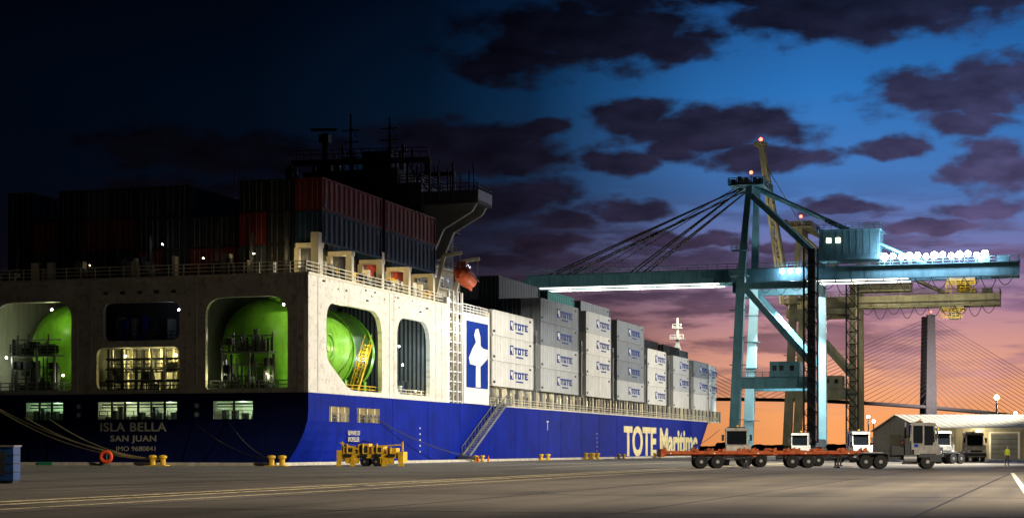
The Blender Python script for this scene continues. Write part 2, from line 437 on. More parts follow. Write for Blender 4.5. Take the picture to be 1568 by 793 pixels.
ac.box(44,56,7,20,35.3,37.2,steel_dk); ac.box(47,53,9,13,37.2,40,steel_dk); ac.box(46,50,17,19,37.2,39,steel_dk)
ac.beam((45,3,38.2),(45,22,38.6),.5,.7,steel_dk); ac.beam((52,2,37.4),(52,18,37.6),.4,.5,steel_dk)
for s in (3,6,9,12,16,19,22): ac.beam((45,s,33),(45,s,38.4),.25,.25,steel_dk)
for a,b in ((3,6),(9,12),(19,22)): ac.beam((45,a,34),(45,b,38),.15,.15,steel_dk)
for k in range(44):
    y=R.uniform(-1,26); z0=37.2 if 7<y<20 else 35.2; x=R.uniform(45,55); ac.cyl((x,y,z0-2),(x,y+R.uniform(-.2,.2),z0+R.uniform(.6,4)),R.uniform(.05,.18),steel_dk,6)
ac.rail([(44.4,3,38.6),(44.4,22,39)],1.1,steel_dk,1.,.05,2)
ac.rail([(44.5,24,35.3),(44.5,4,35.3),(58,4,35.3)],1.1,steel_dk,1.4,.05)
for (s,z) in ((15.0,45.2),(9.6,44.5)):
    ac.cyl((48,s,35),(48,s,z),.28,steel_dk,8,.1)
    for q in (39.5,41.5,43): ac.beam((48,s-1.2,q),(48,s+1.2,q),.15,.15,steel_dk)
    ac.beam((48,s-.9,q-1),(48,s,q+.6),.1,.1,steel_dk)
    ac.beam((48,s-1.6,36),(48,s,41),.14,.14,steel_dk); ac.beam((48,s+1.6,36),(48,s,41),.14,.14,steel_dk)
ac.cyl((47,18.2,37),(47,18.2,42.6),.4,steel_dk,8); ac.beam((47,16.5,43),(47,20.2,43.2),.25,.35,steel_dk); ac.box(46.5,47.5,17.5,18.9,41.4,42.4,steel_dk)
ac.cyl((50,5.2,36),(50,5.2,38.6),.3,steel_dk,10); ac.lathe((50,5.2,38.9),(0,0,1),sphere_prof(.6),steel_dk,12)
ac.lathe((46,22.5,37.6),(0,0,1),sphere_prof(.9),steel_dk,12)
for s in (25.5,27,30.6): ac.cyl((46,s,31),(46,s,R.uniform(35,38.5)),.07,steel_dk,6)
ac.box(60.5,62.2,.6,3,7.4,20,cream); ac.box(52,60,4.6,9,18.3,21.6,white_p)
ac.rail([(49.8,.2,19.2),(60,.2,19.2)],1.1,white_p,1.4,.04)
ac.done('accommodation_block', ship)
sg = MB()
sg.box(50.6,59.4,-.1,-.005,9.6,18.2,sign_blue)
sg.prism([(54.1,9.7),(56.1,9.7),(56.0,13.2),(54.2,13.2)],'y',-.14,-.105,white_p)
sg.prism([(51.2,13.4),(51.6,12.6),(54.2,12.5),(56.2,12.5),(59.0,13.6),(59.2,14.8),(57.0,14.9),(56.0,15.2)],'y',-.17,-.12,white_p)
sg.prism([(51.2,13.4),(56.0,15.2),(55.9,16.4),(55.0,17.4),(53.9,17.2),(53.4,16.4),(54.1,15.6),(52.6,14.6)],'y',-.168,-.121,white_p)
sg.done('company_sign', ship)
point('sign_light', ship, (52,-3,20.5), 350, (1,.97,.9), .4)
point('tower_light', ship, (46.5,-1.5,17), 420, (1,.93,.8), .4)
# lifeboat
lb = MB()
prof = [(-3.1,.05),(-2.9,.6),(-2.2,1.1),(-1,1.35),(1,1.35),(2.2,1.15),(2.9,.6),(3.15,.05)]
lb.lathe((0,0,0),(1,0,0),prof,orange,20)
lb.box(-2.0,.2,-.7,.7,.9,1.75,orange)
for x in (-1.6,-1.0,-.4): lb.box(x,x+.35,-.74,-.68,1.2,1.5,glass)
lb.beam((-3,0,-.8),(3,0,-.8),.3,.9,orange); lb.box(-2.6,2.6,-1.42,-1.30,-.1,.08,steel_dk)
o = lb.done('lifeboat', ship, (48.6,-.5,23.6)); o.rotation_euler=(0,H(12),0); o.scale=(.9,.85,.85)
dv = MB()
for t in (45.2,52.4):
    dv.beam((t,2.5,20.5),(t,1.2,26.0),.35,.5,cream); dv.beam((t,1.2,26.0),(t,-1.2,26.3),.3,.4,cream); dv.cyl((t,-1.,26.3),(t,-.9,24.3),.06,steel_gr,6)
dv.done('boat_davits', ship)

# cargo deck edge
ed = MB()
ed.box(61,232,2.2,2.6,7.45,9.75,cream)
for k in range(85):
    t = 62+k*2.0
    w = .14 if k%3 else .3
    ed.box(t,t+w*2,.15,.5,7.45,9.9,cream if k%2 else steel_gr)
    if k%3==0: ed.box(t,t+.5,.5,2.2,9.5,9.85,cream)
    if R.random()<.7: ed.box(t+.7,t+R.uniform(1,1.7),.6,1.2,7.5,7.5+R.uniform(.6,2.1),R.choice([steel_gr,cream,yellow,steel_dk,steel_dk]))
ed.rail([(61,.08,7.42),(226,.08,7.42)],1.1,cream,1.6,.035)
ed.box(61,228,.02,.18,7.41,7.62,cream)
for t in (84.3,110.4,131.4,156,177,198.5,218.4):
    for s in (.5,3.6,6.9): ed.box(t-.25,t+.25,s,s+.3,7.45,19,steel_gr)
    for z in (10,13.5,17): ed.box(t-.4,t+.4,.4,20,z,z+.2,steel_gr)
    ed.rail([(t-.4,.4,17.2),(t-.4,8,17.2)],1,steel_gr,1.4,.04)
ed.done('cargo_deck_edge', ship)
for t in (66,76,90,104,120,140,150,166,186,206,224):
    point('deck_edge_light', ship, (t,1.3,9.4), 90, (1,.85,.5), .2)
fm = MB()
fm.cyl((240,12,8),(240,12,32),.7,white_p,10,.25)
for z,w in ((23,2.2),(27,1.6),(29.5,1.)):
    fm.box(239,241,12-w,12+w,z,z+.25,white_p); fm.rail([(239,12-w,z),(239,12+w,z)],1,white_p,1,.06,2)
fm.beam((240,10.2,21),(240,12,27),.25,.25,white_p); fm.beam((240,13.8,21),(240,12,27),.25,.25,white_p)
fm.done('foremast', ship); point('mast_light', ship, (237,9.5,30), 600, (1,.85,.5), .3)
bw = MB(); bw.box(228,233,6,30,7.4,9.2,hull_blue); bw.done('forecastle', ship)
hd = MB()
for z in (2.9,5.2): hd.box(17,186,-.03,0,z,z+.05,hull_blue)
for t in range(24,186,12): hd.box(t,t+.07,-.025,0,.2,7.3,hull_blue)
for t in (33,118): 
    for k in range(5): hd.box(t,t+.3,-.035,0,1.2+k*.7,1.4+k*.7,txt_grey)
for t in (88,): hd.box(t,t+1.2,-.035,0,5.6,5.8,txt_grey); hd.box(t+.5,t+.7,-.035,0,4.4,5.6,txt_grey)
hd.done('hull_plating', ship)

# hull lettering
text_obj('TOTE Maritime', 'hull_lettering', txt_cream, ship, (137,-.03,.3), (H(90),0,0), 66, 5.4, .02, .035)
text_obj('ISLA BELLA', 'ship_name', txt_grey, ship, (-.03,23.9,3.45), (H(90),0,H(-90)), 7.8, .95, .02, .02, 1.1)
text_obj('SAN JUAN', 'home_port', txt_grey, ship, (-.03,22.7,2.2), (H(90),0,H(-90)), 5.4, .85, .02, .02, 1.1)
text_obj('IMO 9680841', 'imo_number', txt_grey, ship, (-.03,22,1.4), (H(90),0,H(-90)), 4.6, .5, .02, .0)
text_obj('BEWARE OF\nPROPELLER', 'warning_text', txt_grey, ship, (10.5,-.06,2.4), (H(90),0,0), 3.4, 1.2, .02, .01)

# gangway
gw = MB()
for y in (-1.3,-.3):
    gw.beam((48,y,.7),(64,y,7.7),.12,.35,steel_gr); gw.beam((48,y,1.9),(64,y,8.9),.09,.09,steel_gr)
    for k in range(13):
        f=k/12; gw.beam((48+16*f,y,.7+7*f),(48+16*f,y,1.9+7*f),.09,.09,steel_gr)
for k in range(30):
    f=k/29; gw.box(48+16*f,48.35+16*f,-1.25,-.35,.65+7*f,.75+7*f,cream)
gw.box(46.2,48,-2.6,-.3,.3,.75,steel_gr); gw.box(64,66.5,-1.3,.1,7.5,7.7,steel_gr); gw.rail([(64,-1.3,7.7),(66.5,-1.3,7.7)],1.1,steel_gr,.8)
gw.done('gangway', ship)

# ------------------------------------------------------------------ containers
cache = {}
def container_mesh(L, m, label, Wd=3.1, Hh=3.42, smooth=False):
    key = (L, m.name, label, smooth)
    if key in cache: return cache[key]
    b = MB(); p = .2; dk_ = steel_dk
    for x in (0, L-p):
        for y in (0, Wd-p): b.box(x,x+p,y,y+p,0,Hh,m)
    for y in (0, Wd-p):
        b.box(p,L-p,y,y+p,0,.22,m); b.box(p,L-p,y,y+p,Hh-.18,Hh,m)
    for x in (0, L-p):
        b.box(x,x+p,p,Wd-p,0,.22,m); b.box(x,x+p,p,Wd-p,Hh-.18,Hh,m)
    b.box(p,L-p,p,Wd-p,Hh-.12,Hh-.04,m)
    for x in (0,L-p):
        for z in (0,Hh-.16): b.box(x-.005,x+p+.005,-.008,.0,z,z+.16,dk_)
    for y, sg_ in ((0,1),(Wd,-1)):
        vs=[];fs=[]
        if smooth:
            n = int(L/1.2)
            for i in range(n+1):
                x=p+(L-2*p)*i/n
                for xx,d in ((x-.03,.05),(x,.09),(x+.03,.05)): vs += [(xx,y+sg_*d,.22),(xx,y+sg_*d,Hh-.18)]
        else:
            n = int(L/.35)
            for i in range(n+1):
                x = p+(L-2*p)*i/n; d=.05 if (i//2)%2 else .13
                vs += [(x,y+sg_*d,.22),(x,y+sg_*d,Hh-.18)]
        for i in range(len(vs)//2-1): fs.append((2*i,2*i+2,2*i+3,2*i+1))
        b.add(vs,fs,m)
    for x, sg_ in ((0,1),(L,-1)):
        b.box(min(x+sg_*.05,x+sg_*.1),max(x+sg_*.05,x+sg_*.1),p,Wd-p,.22,Hh-.18,m)
    b.box(.03,.055,Wd/2-.03,Wd/2+.03,.22,Hh-.18,dk_)
    for y in (.55,1.15,1.95,2.55): b.cyl((.02,y,.1),(.02,y,Hh-.1),.03,steel_gr,6)
    if label:
        tc_ = txt_blue
        x0 = L*.42
        b.box(x0,x0+1.5,-.012,.04,Hh*.33,Hh*.72,tc_)
        b.box(x0+.25,x0+.7,-.016,0,Hh*.50,Hh*.66,white_p)
        b.box(x0+.85,x0+1.25,-.016,0,Hh*.38,Hh*.66,white_p)
        lx = x0+2.1; lw=1.35; h0=Hh*.38; h1=Hh*.66; s_=.26
        def bar(a,c,d,e): b.box(a,c,-.012,.04,d,e,tc_)
        for k,ch in enumerate('TOTE'):
            a=lx+k*(lw+.35)
            if ch=='T': bar(a,a+lw,h1-s_,h1); bar(a+lw/2-.16,a+lw/2+.16,h0,h1-s_)
            if ch=='O': bar(a,a+.3,h0,h1); bar(a+lw-.3,a+lw,h0,h1); bar(a+.3,a+lw-.3,h1-s_,h1); bar(a+.3,a+lw-.3,h0,h0+s_)
            if ch=='E': bar(a,a+.3,h0,h1); bar(a+.3,a+lw,h1-s_,h1); bar(a+.3,a+lw,h0,h0+s_); bar(a+.3,a+lw*.8,(h0+h1)/2-.1,(h0+h1)/2+.1)
        b.box(lx+.8,lx+4.2,-.01,.04,h0-.5,h0-.3,tc_)
    b.box(L*.9,L*.9+.9,-.008,.04,Hh*.80,Hh*.88,dk_); b.box(.5,1.3,-.008,.04,.4,.7,dk_)
    me = b.mesh('shipping_container'); cache[key] = me; return me
def put(t, s, z, L, m, label=False, smooth=False):
    me = container_mesh(L, m, label, smooth=smooth)
    o = bpy.data.objects.new('shipping_container', me); scene.collection.objects.link(o)
    o.location = W(t, s, z); o.rotation_euler = (0,0,ANG); return o
c_w = mat('container_white', (.66,.66,.62), .6, var=.15, scale=.35, rust=.15, streak=.25, spec=.1)
c_w2 = mat('container_offwhite', (.46,.48,.48), .6, var=.15, scale=.35, rust=.2, streak=.3, spec=.1)
c_g = mat('container_grey', (.20,.225,.25), .6, var=.2, scale=.35, streak=.35, spec=.1)
c_d = mat('container_slate', (.035,.045,.06), .6, var=.3, streak=.3, spec=.1)
c_r = mat('container_maroon', (.11,.014,.010), .6, var=.35, streak=.3, spec=.1)
c_b = mat('container_navy', (.010,.030,.070), .6, var=.35, streak=.3, spec=.1)
c_k = mat('container_dark', (.014,.015,.018), .6, var=.3, spec=.1)
c_t = mat('container_teal', (.03,.16,.16), .6, var=.2, spec=.1)
TH = 3.46
blocks = [
 (62.7,19.6,[c_w,c_w,c_w],10.2,3,c_w2),
 (86.2,21.6,[c_w2,c_w2,c_g,c_g],10.2,5,c_d),
 (112.6,16.6,[c_w,c_w,c_w,c_w2],10.2,5,c_d),
 (133.6,21.0,[c_w2,c_g,c_g,c_g],10.2,5,c_d),
 (157.4,16.2,[c_w,c_w,c_w],10.0,4,c_k),
 (180.4,15.6,[c_w,c_w2,c_w2],9.8,4,c_k),
 (200.8,16.4,[c_w,c_w2,c_g],9.8,4,c_k),
 (219.6,13.0,[c_w,c_w,c_w2],9.8,4,c_d),
]
for bi,(t0,L,mats_,z0,it,im) in enumerate(blocks):
    off = 0 if bi < 7 else 1.2
    for k,m in enumerate(mats_):
        put(t0,.35+off,z0+k*TH,L,m,label=not(bi in (2,) and k==0) and not (bi>=5 and k==0), smooth=True)
    for r in range(1, 11):
        s = .35+off+r*3.25
        tiers = len(mats_) if r == 1 else (it if r < 8 else it-1)
        for k in range(max(0,tiers-3) if r>1 else 0, tiers):
            mm = im if k >= len(mats_)-1 or r>3 else mats_[-1]
            if im is c_d and k>=4: mm = c_g if (r+bi)%3 else c_d
            if bi==2 and r==2 and k==4: mm = c_t
            if bi==0: mm = R.choice([c_w2,c_d]) if r>1 else c_w2
            put(t0,s,z0+k*TH,L,mm)
# stern stacks
for row in range(12):
    s = .5+row*3.22
    tiers = {0:(1,3),1:(0,3),2:(0,3),3:(0,2),4:(0,2),5:(0,3),6:(0,3),7:(0,3),8:(0,3),9:(0,3),10:(0,2),11:(0,3)}[row]
    for a,(t0,L) in enumerate(((4.8,17.2),(23.0,17.2))):
        for k in range(*tiers):
            if row==0: m = (None,c_b,c_r)[k]
            else: m = R.choice([c_k,c_k,c_k,c_d,c_r if k<2 else c_k,c_w2 if (k==0 and row<4) else c_k])
            put(t0+(0 if row<3 else 1.2), s, 19.75+k*TH, L, m)

# ------------------------------------------------------------------ ground, water
def ground_mat():
    m = bpy.data.materials.new('quay_asphalt'); m.use_nodes=True; N=m.node_tree.nodes; L=m.node_tree.links; b=N['Principled BSDF']
    tc=N.new('ShaderNodeTexCoord')
    def noise(sc,det,vec=None,r=.6):
        n=N.new('ShaderNodeTexNoise'); n.inputs['Scale'].default_value=sc; n.inputs['Detail'].default_value=det; n.inputs['Roughness'].default_value=r
        L.new(vec or tc.outputs['Object'],n.inputs['Vector']); return n.outputs['Fac']
    mp=N.new('ShaderNodeMapping'); mp.inputs['Scale'].default_value=(.03,.35,1); L.new(tc.outputs['Object'],mp.inputs[0])
    a=noise(.09,5); s=noise(1.,5,mp.outputs[0]); g=noise(9,4,None,.8)
    def madd(x,y,k):
        n=N.new('ShaderNodeMath'); n.operation='MULTIPLY_ADD'; L.new(x,n.inputs[0]); n.inputs[1].default_value=k
        if isinstance(y,float): n.inputs[2].default_value=y
        else: L.new(y,n.inputs[2])
        return n.outputs[0]
    v=madd(a,0.,.45); v=madd(s,v,.5); v=madd(g,v,.25)
    cr=N.new('ShaderNodeValToRGB'); L.new(v,cr.inputs[0])
    cr.color_ramp.elements[0].position=.44; cr.color_ramp.elements[0].color=(.055,.050,.043,1)
    cr.color_ramp.elements[1].position=.76; cr.color_ramp.elements[1].color=(.20,.18,.15,1)
    L.new(cr.outputs[0],b.inputs['Base Color'])
    rr=N.new('ShaderNodeMapRange'); rr.inputs[1].default_value=.3; rr.inputs[2].default_value=.7; rr.inputs[3].default_value=.5; rr.inputs[4].default_value=.9
    L.new(s,rr.inputs[0]); L.new(rr.outputs[0],b.inputs['Roughness']); b.inputs['Specular IOR Level'].default_value=.3
    bp=N.new('ShaderNodeBump'); bp.inputs['Strength'].default_value=.6; bp.inputs['Distance'].default_value=.03; L.new(g,bp.inputs['Height']); L.new(bp.outputs[0],b.inputs['Normal'])
    return m
gm = ground_mat()
g = MB()
P = [(-700,-700),(-12,-700),(760,-700),(760,-1.6),(-12,-1.6),(-700,-1.6),(-12,900),(-700,900)]
g.add([(x,y,0) for x,y in P]+[(760,-1.6,-6),(-12,-1.6,-6),(-12,900,-6)], [(0,1,4,5),(1,2,3,4),(5,4,6,7),(4,3,8,9),(6,4,9,10)], gm)
g.done('ground', None, S0, ANG)
kb = MB()
kb.box(-12.0,760,-2.3,-1.6,.0,.3,concrete); kb.box(-12.7,-12.0,-2.3,900,0,.3,concrete)
kb.done('quay_kerb', None, S0, ANG)
fd = MB()
for k in range(14): fd.cyl((k*18,-1.35,-3),(k*18,-1.35,-.4),.25,black,10)
fd.done('quay_fender', None, S0, ANG)
wm = bpy.data.materials.new('water'); wm.use_nodes=True; wb=wm.node_tree.nodes['Principled BSDF']
wb.inputs['Base Color'].default_value=(.006,.012,.02,1); wb.inputs['Roughness'].default_value=.12
nn=wm.node_tree.nodes.new('ShaderNodeTexNoise'); nn.inputs['Scale'].default_value=.5; nn.inputs['Detail'].default_value=5
tcw=wm.node_tree.nodes.new('ShaderNodeTexCoord'); wm.node_tree.links.new(tcw.outputs['Object'],nn.inputs['Vector'])
bb=wm.node_tree.nodes.new('ShaderNodeBump'); bb.inputs['Distance'].default_value=.4; wm.node_tree.links.new(nn.outputs['Fac'],bb.inputs['Height']); wm.node_tree.links.new(bb.outputs[0],wb.inputs['Normal'])
w = MB(); w.add([(-9000,-9000,-2.6),(9000,-9000,-2.6),(9000,9000,-2.6),(-9000,9000,-2.6)],[(0,1,2,3)],wm); w.done('water')
pm = mat('worn_road_paint', (.66,.57,.32), .7, var=.8, scale=2.5)
pw = mat('white_road_paint', (.80,.78,.70), .7, var=.5, scale=2.5)
tar = mat('tar_seam', (.015,.015,.016), .6, var=.4)
mk = MB()
for s,wd in ((-44.4,.38),(-42.9,.38),(-46.8,.18)): mk.box(-170,420,s-wd/2,s+wd/2,.001,.005,pm)
for s in (-6,-21.2): mk.box(-10,700,s-.06,s+.06,.001,.02,steel_gr)
mk.box(-20,140,-30.1,-29.9,.001,.005,pm)
for k in range(10): 
    s=-12-k*7.3; mk.box(-175,300,s-.05,s+.05,.001,.004,tar)
for k in range(16):
    t=-160+k*17.3; mk.box(t-.05,t+.05,-75,-3,.0055,.0075,tar)
mk.done('road_markings', None, S0, ANG)
m2 = MB(); m2.beam((11.4,38,.003),(33.5,120,.003),.24,.004,pw); m2.done('lane_line')
mh=MB(); mh.cyl((-6.5,78,.001),(-6.5,78,.012),.55,steel_gr,20); mh.done('manhole_cover')
mh=MB(); mh.cyl((1.5,66,.001),(1.5,66,.012),.4,steel_gr,20); mh.done('manhole_cover')

# bollards, ropes, lifebuoy
def bollard(t, s, sc=1.):
    b = MB()
    for dx in (-.55,.55):
        b.lathe((0,dx*sc,0),(0,0,1),[(0,.42*sc),(.08,.42*sc),(.1,.27*sc),(.65*sc,.27*sc),(.75*sc,.40*sc),(.95*sc,.40*sc),(1.02*sc,.2*sc)],yellow,14)
    b.box(-.5*sc,.5*sc,-1.05*sc,1.05*sc,0,.07,yellow)
    return b.done('mooring_bollard', None, W(t,s), ANG, smooth=False)
bollard(-14,9.6); bollard(-14,-2.9); bollard(45.5,-3.4,.8); bollard(76,-3.2,.9); bollard(101,-3.2); bollard(104,-3.2); bollard(122,-3.2,.8); bollard(150,-3.2,.9)
def rope_line(a, b, sag, m, r=.05, name='mooring_line'):
    a=Vector(a); b=Vector(b); pts=[]
    for i in range(17):
        f=i/16; p=a.lerp(b,f); p.z-=sag*4*f*(1-f); pts.append(p)
    o=MB(); o.path(pts,r,m,5); return o.done(name)
for (s,z,sag) in ((39,7.4,1.2),(38,6.8,1.5),(33,5.0,.8),(30,4.8,.9)):
    rope_line(W(-.1,s,z),W(-14,9.6+R.uniform(-.6,.6),.6),sag,rope,.065)
for (s,z) in ((13,4.5),(9,4.6)): rope_line(W(-.1,s,z),W(-14,-2.6,.6),.8,rope_dk,.05)
rope_line(W(19.5,-.1,4.8),W(45.5,-3.4,.5),.7,rope_dk,.06)
rope_line(W(228,-.1,6),W(150,-3.2,.5),1.5,rope_dk,.06)
lf = MB(); redm=mat('lifebuoy_red',(.80,.09,.02),.5)
lf.tube_torus((0,0,.85),.50,.17,redm); lf.beam((0,.22,0),(0,.22,1.5),.1,.08,steel_gr); lf.box(-.35,.35,-.1,.3,0,.12,steel_gr)
lf.done('lifebuoy_stand', None, W(-13.6,15.4), 0)
wb_=MB(); wb_.box(-.8,.8,-.03,.03,.0,.34,mat('sign_green',(.02,.25,.12))); wb_.done('berth_number_sign',None,W(-12.9,22.6),ANG-math.pi/2)
cone_m=mat('cone_orange',(.8,.15,.02))
for (t,s) in ((44,-3.8),(47.5,-4)):
    c=MB(); c.box(-.2,.2,-.2,.2,0,.04,cone_m); c.lathe((0,0,.04),(0,0,1),[(0,.16),(.35,.1),(.36,.1),(.5,.07),(.75,.02)],cone_m,12); c.done('traffic_cone',None,W(t,s))

# utility cabinet at left
uc = MB(); ub=mat('cabinet_blue',(.01,.05,.18),.4)
uc.box(-1.3,0,0,1.2,.15,1.7,ub); uc.box(-1.25,-.05,.05,1.15,0,.15,steel_dk); uc.box(-1.35,.05,-.05,1.25,1.7,1.78,steel_gr)
for z in (.5,.9,1.3): uc.box(-1.31,.012,-.012,1.21,z,z+.05,steel_dk)
uc.box(-.95,-.35,-.02,-.01,.4,1.5,steel_dk)
uc.done('utility_cabinet',None,(-23.1,83,0))

# ------------------------------------------------------------------ yellow spreader
def wheel(b, x, y, z, r, w_, hubm=steel_gr):
    b.lathe((x,y-w_/2,z),(0,1,0),[(0,r*.55),(0,r*.93),(w_*.12,r),(w_*.88,r),(w_,r*.93),(w_,r*.55)],black,20)
    b.lathe((x,y-w_/2-.01,z),(0,1,0),[(0,.05),(.0,r*.25),(.08,r*.42),(w_-.06,r*.42),(w_+.02,r*.25),(w_+.02,.05)],hubm,14)
sp = MB()
sp.box(-3.1,3.0,-.9,-.55,.75,1.15,yellow); sp.box(-3.1,3.0,.55,.9,.75,1.15,yellow)
sp.box(-3.2,-2.7,-1.2,1.2,.5,1.5,yellow); sp.box(2.6,3.1,-1.2,1.2,.35,1.35,yellow)
sp.box(-2.6,-1.5,-1.15,1.15,1.15,1.9,yellow); sp.box(-1.2,-.2,-1.0,1.0,1.15,2.1,yellow); sp.box(.1,1.2,-1.1,1.1,1.15,1.95,yellow); sp.box(1.5,2.4,-1.,1.,1.15,1.7,yellow)
sp.box(-1.1,-.3,-1.03,-1.0,1.25,1.9,steel_dk); sp.box(-2.45,-1.7,-1.18,-1.15,1.3,1.7,steel_dk); sp.box(.3,1.0,-1.13,-1.1,1.3,1.75,steel_dk)
for x in (-2.2,-.7,.6,1.9):
    sp.cyl((x,-1.25,1.2),(x,-1.25,2.1 if x<1 else 1.8),.09,yellow,8); sp.cyl((x-.3,-1.2,1.0),(x+.4,-1.2,1.0),.14,steel_dk,10)
for x in (-3.0,-1.7,1.3,2.9): sp.prism([(x-.25,.0),(x+.25,.0),(x+.15,.8),(x-.15,.8)],'y',-1.25,-1.05,yellow)
sp.box(-2.4,-1.1,-1.1,-.9,.25,.75,yellow); sp.box(.9,2.2,-1.1,-.9,.2,.75,yellow)
for x in (-2.9,2.85): sp.cyl((x,0,1.4),(x,0,2.3),.08,yellow,8)
sp.beam((-2.9,-1.1,2.2),(-1.2,-1.1,1.6),.08,.12,yellow); sp.beam((2.85,-1.1,2.0),(1.2,-1.1,1.9),.08,.12,yellow)
wheel(sp,-.6,-.9,.42,.42,.3); wheel(sp,.5,-.9,.42,.42,.3); wheel(sp,-.6,.9,.42,.42,.3); wheel(sp,.5,.9,.42,.42,.3)
sp.path([(-2.5,-1.2,1.9),(-2,-1.25,2.25),(-1.3,-1.2,2.05),(-.6,-1.2,2.35),(.3,-1.2,2.1)],.05,black,6)
o=sp.done('container_spreader',None,(-13.1,168.5,0),-.1)
# ------------------------------------------------------------------ yard tractors and trailers
cabw = mat('cab_white_paint',(.50,.50,.47),.4,var=.35,scale=2)
cabd = mat('cab_grey_paint',(.20,.20,.19),.4,var=.4,scale=2)
def tractor(x,y,rz,cabm=cabw,sc=1.):
    b=MB()
    b.box(-3.3,2.2,-.5,-.25,.75,1.05,steel_dk); b.box(-3.3,2.2,.25,.5,.75,1.05,steel_dk); b.box(-2.9,-1.1,-.6,.6,1.05,1.2,steel_dk)
    b.prism([(-3.4,1.05),(-1.0,1.05),(-1.4,1.32),(-2.8,1.32)],'y',-.55,.55,steel_gr)
    b.box(2.2,3.1,-1.25,1.25,.55,1.1,steel_dk)
    b.box(1.0,3.05,-1.2,1.2,1.1,1.5,cabm)
    b.prism([(2.4,1.5),(3.0,1.5),(2.95,1.95),(2.5,2.1)],'y',-1.15,1.15,cabm)
    b.box(3.05,3.09,-.7,.7,1.2,1.45,steel_dk); b.box(3.1,3.13,-1.1,1.1,.62,.7,steel_gr)
    b.prism([(.75,3.42),(2.8,3.36),(2.6,3.62),(.9,3.66)],'y',-1.2,1.0,cabm)
    for (px,py) in ((.8,-1.18),(.8,.85),(1.66,-1.19),(1.66,.87)): b.box(px,px+.12,py,py+.12,1.5,3.42,cabm)
    for py in (-1.18,.85): b.beam((2.72,py+.06,1.5),(2.55,py+.06,3.4),.12,.12,cabm)
    b.prism([(.86,1.5),(2.66,1.5),(2.52,3.4),(.86,3.4)],'y',-1.12,.91,glass)
    b.box(.79,1.66,-1.185,-1.1,1.5,2.0,cabm); b.box(1.8,2.6,-1.185,-1.1,1.5,1.85,cabm); b.box(.75,.86,-1.1,.9,1.5,2.2,cabm)
    b.box(1.0,1.3,-1.2,-1.19,1.7,1.95,sign_blue)
    b.box(2.0,3.0,.98,1.24,1.5,2.1,cabm)
    b.box(1.3,1.7,-1.0,.8,3.66,3.76,steel_dk)
    b.cyl((.55,1.0,1.1),(.55,1.0,3.7),.09,steel_gr,10); b.box(.3,.7,-1.1,.7,1.1,2.4,steel_dk); b.cyl((.2,-.95,.8),(1.2,-.95,.8),.3,steel_gr,12)
    b.box(-.7,.25,-.9,.6,1.1,1.8,steel_dk)
    b.box(.1,.75,-1.2,-.7,.35,.5,steel_dk); b.box(.7,1.4,-1.25,-1.0,.35,.45,steel_dk)
    for yy in (-1.45,1.25): b.beam((2.6,yy*.88,2.9),(2.8,yy,2.9),.05,.05,steel_dk); b.box(2.75,2.82,yy-.12,yy+.12,2.4,3.0,steel_dk)
    for yy in (-.95,.95): b.cyl((3.08,yy,1.3),(3.14,yy,1.3),.13,white_p,12)
    for yy in (-1.0,1.0):
        wheel(b,2.05,yy,.55,.55,.38); b.prism([(1.3,.9),(2.8,.9),(2.65,1.2),(1.45,1.2)],'y',yy-.22,yy+.22,steel_dk)
    for xx in (-1.6,-2.75):
        for yy in (-1.02,1.02): wheel(b,xx,yy,.55,.55,.55)
    b.box(-3.4,-1,-1.28,-.72,1.18,1.24,steel_dk); b.box(-3.4,-1,.72,1.28,1.18,1.24,steel_dk)
    for xx in (-3.4,-1): b.box(xx-.04,xx+.04,-1.3,-.7,.7,1.24,steel_dk)
    for k in range(3): b.tube_torus((.2,-.95+k*.1,2.0-k*.15),.25,.03,em_tail if k==1 else black,12)
    for yy in (-.5,.5): b.box(-3.36,-3.3,yy-.12,yy+.12,.8,.95,em_tail)
    b.cyl((1.6,0,3.76),(1.6,0,3.94),.1,yellow,8)
    o=b.done('terminal_tractor',None,(x,y,0),rz); o.scale=(sc,sc,sc); return o
def trailer(x,y,rz,L=10.):
    b=MB(); m=redpaint
    for yy in (-.75,.55): b.box(0,L,yy,yy+.2,1.05,1.45,m)
    for k in range(int(L/1.3)+1): b.box(k*1.3,k*1.3+.14,-1.2,1.2,1.2,1.36,m)
    for yy in (-1.25,1.15):
        b.box(0,L,yy,yy+.1,1.18,1.38,m)
        for k in range(5): b.box(.6+k*L/5.2,.75+k*L/5.2,yy-.02,yy+.0,1.2,1.3,em_tail if k%2 else pw)
    b.box(-.15,.15,-1.3,1.3,.95,1.55,m); b.box(L-.3,L+.1,-1.3,1.3,1.1,1.5,m)
    for xx in (0,L*.28,L*.52,L*.77,L-.3):
        for yy in (-1.35,1.1): b.prism([(xx,1.35),(xx+.35,1.35),(xx+.3,1.68+R.uniform(-.1,.1)),(xx+.05,1.62)],'y',yy,yy+.25,m)
    for xx in (3.2,4.55):
        for yy in (-.95,.95): wheel(b,xx,yy,.55,.55,.55)
        b.cyl((xx,-1,.55),(xx,1,.55),.1,steel_dk,8)
        b.prism([(xx-.6,.85),(xx+.6,.85),(xx+.2,1.05),(xx-.2,1.05)],'y',-.8,-.7,steel_dk)
    b.box(2.6,5.2,-.7,-.5,.7,1.05,steel_dk); b.box(2.6,5.2,.5,.7,.7,1.05,steel_dk)
    b.cyl((6,-.5,.85),(7.3,-.5,.85),.17,steel_dk,10); b.path([(L-3,-1.1,1.1),(L-2,-1.1,.8),(L-1,-1.1,1.05)],.03,black,5)
    for yy in (-.8,.7): b.box(L-2.4,L-2.25,yy,yy+.12,.1,1.1,steel_dk); b.box(L-2.5,L-2.15,yy-.05,yy+.17,0,.1,steel_dk)
    return b.done('container_trailer',None,(x,y,0),rz)
tractor(31.8,147,H(-6),cabd,1.03)
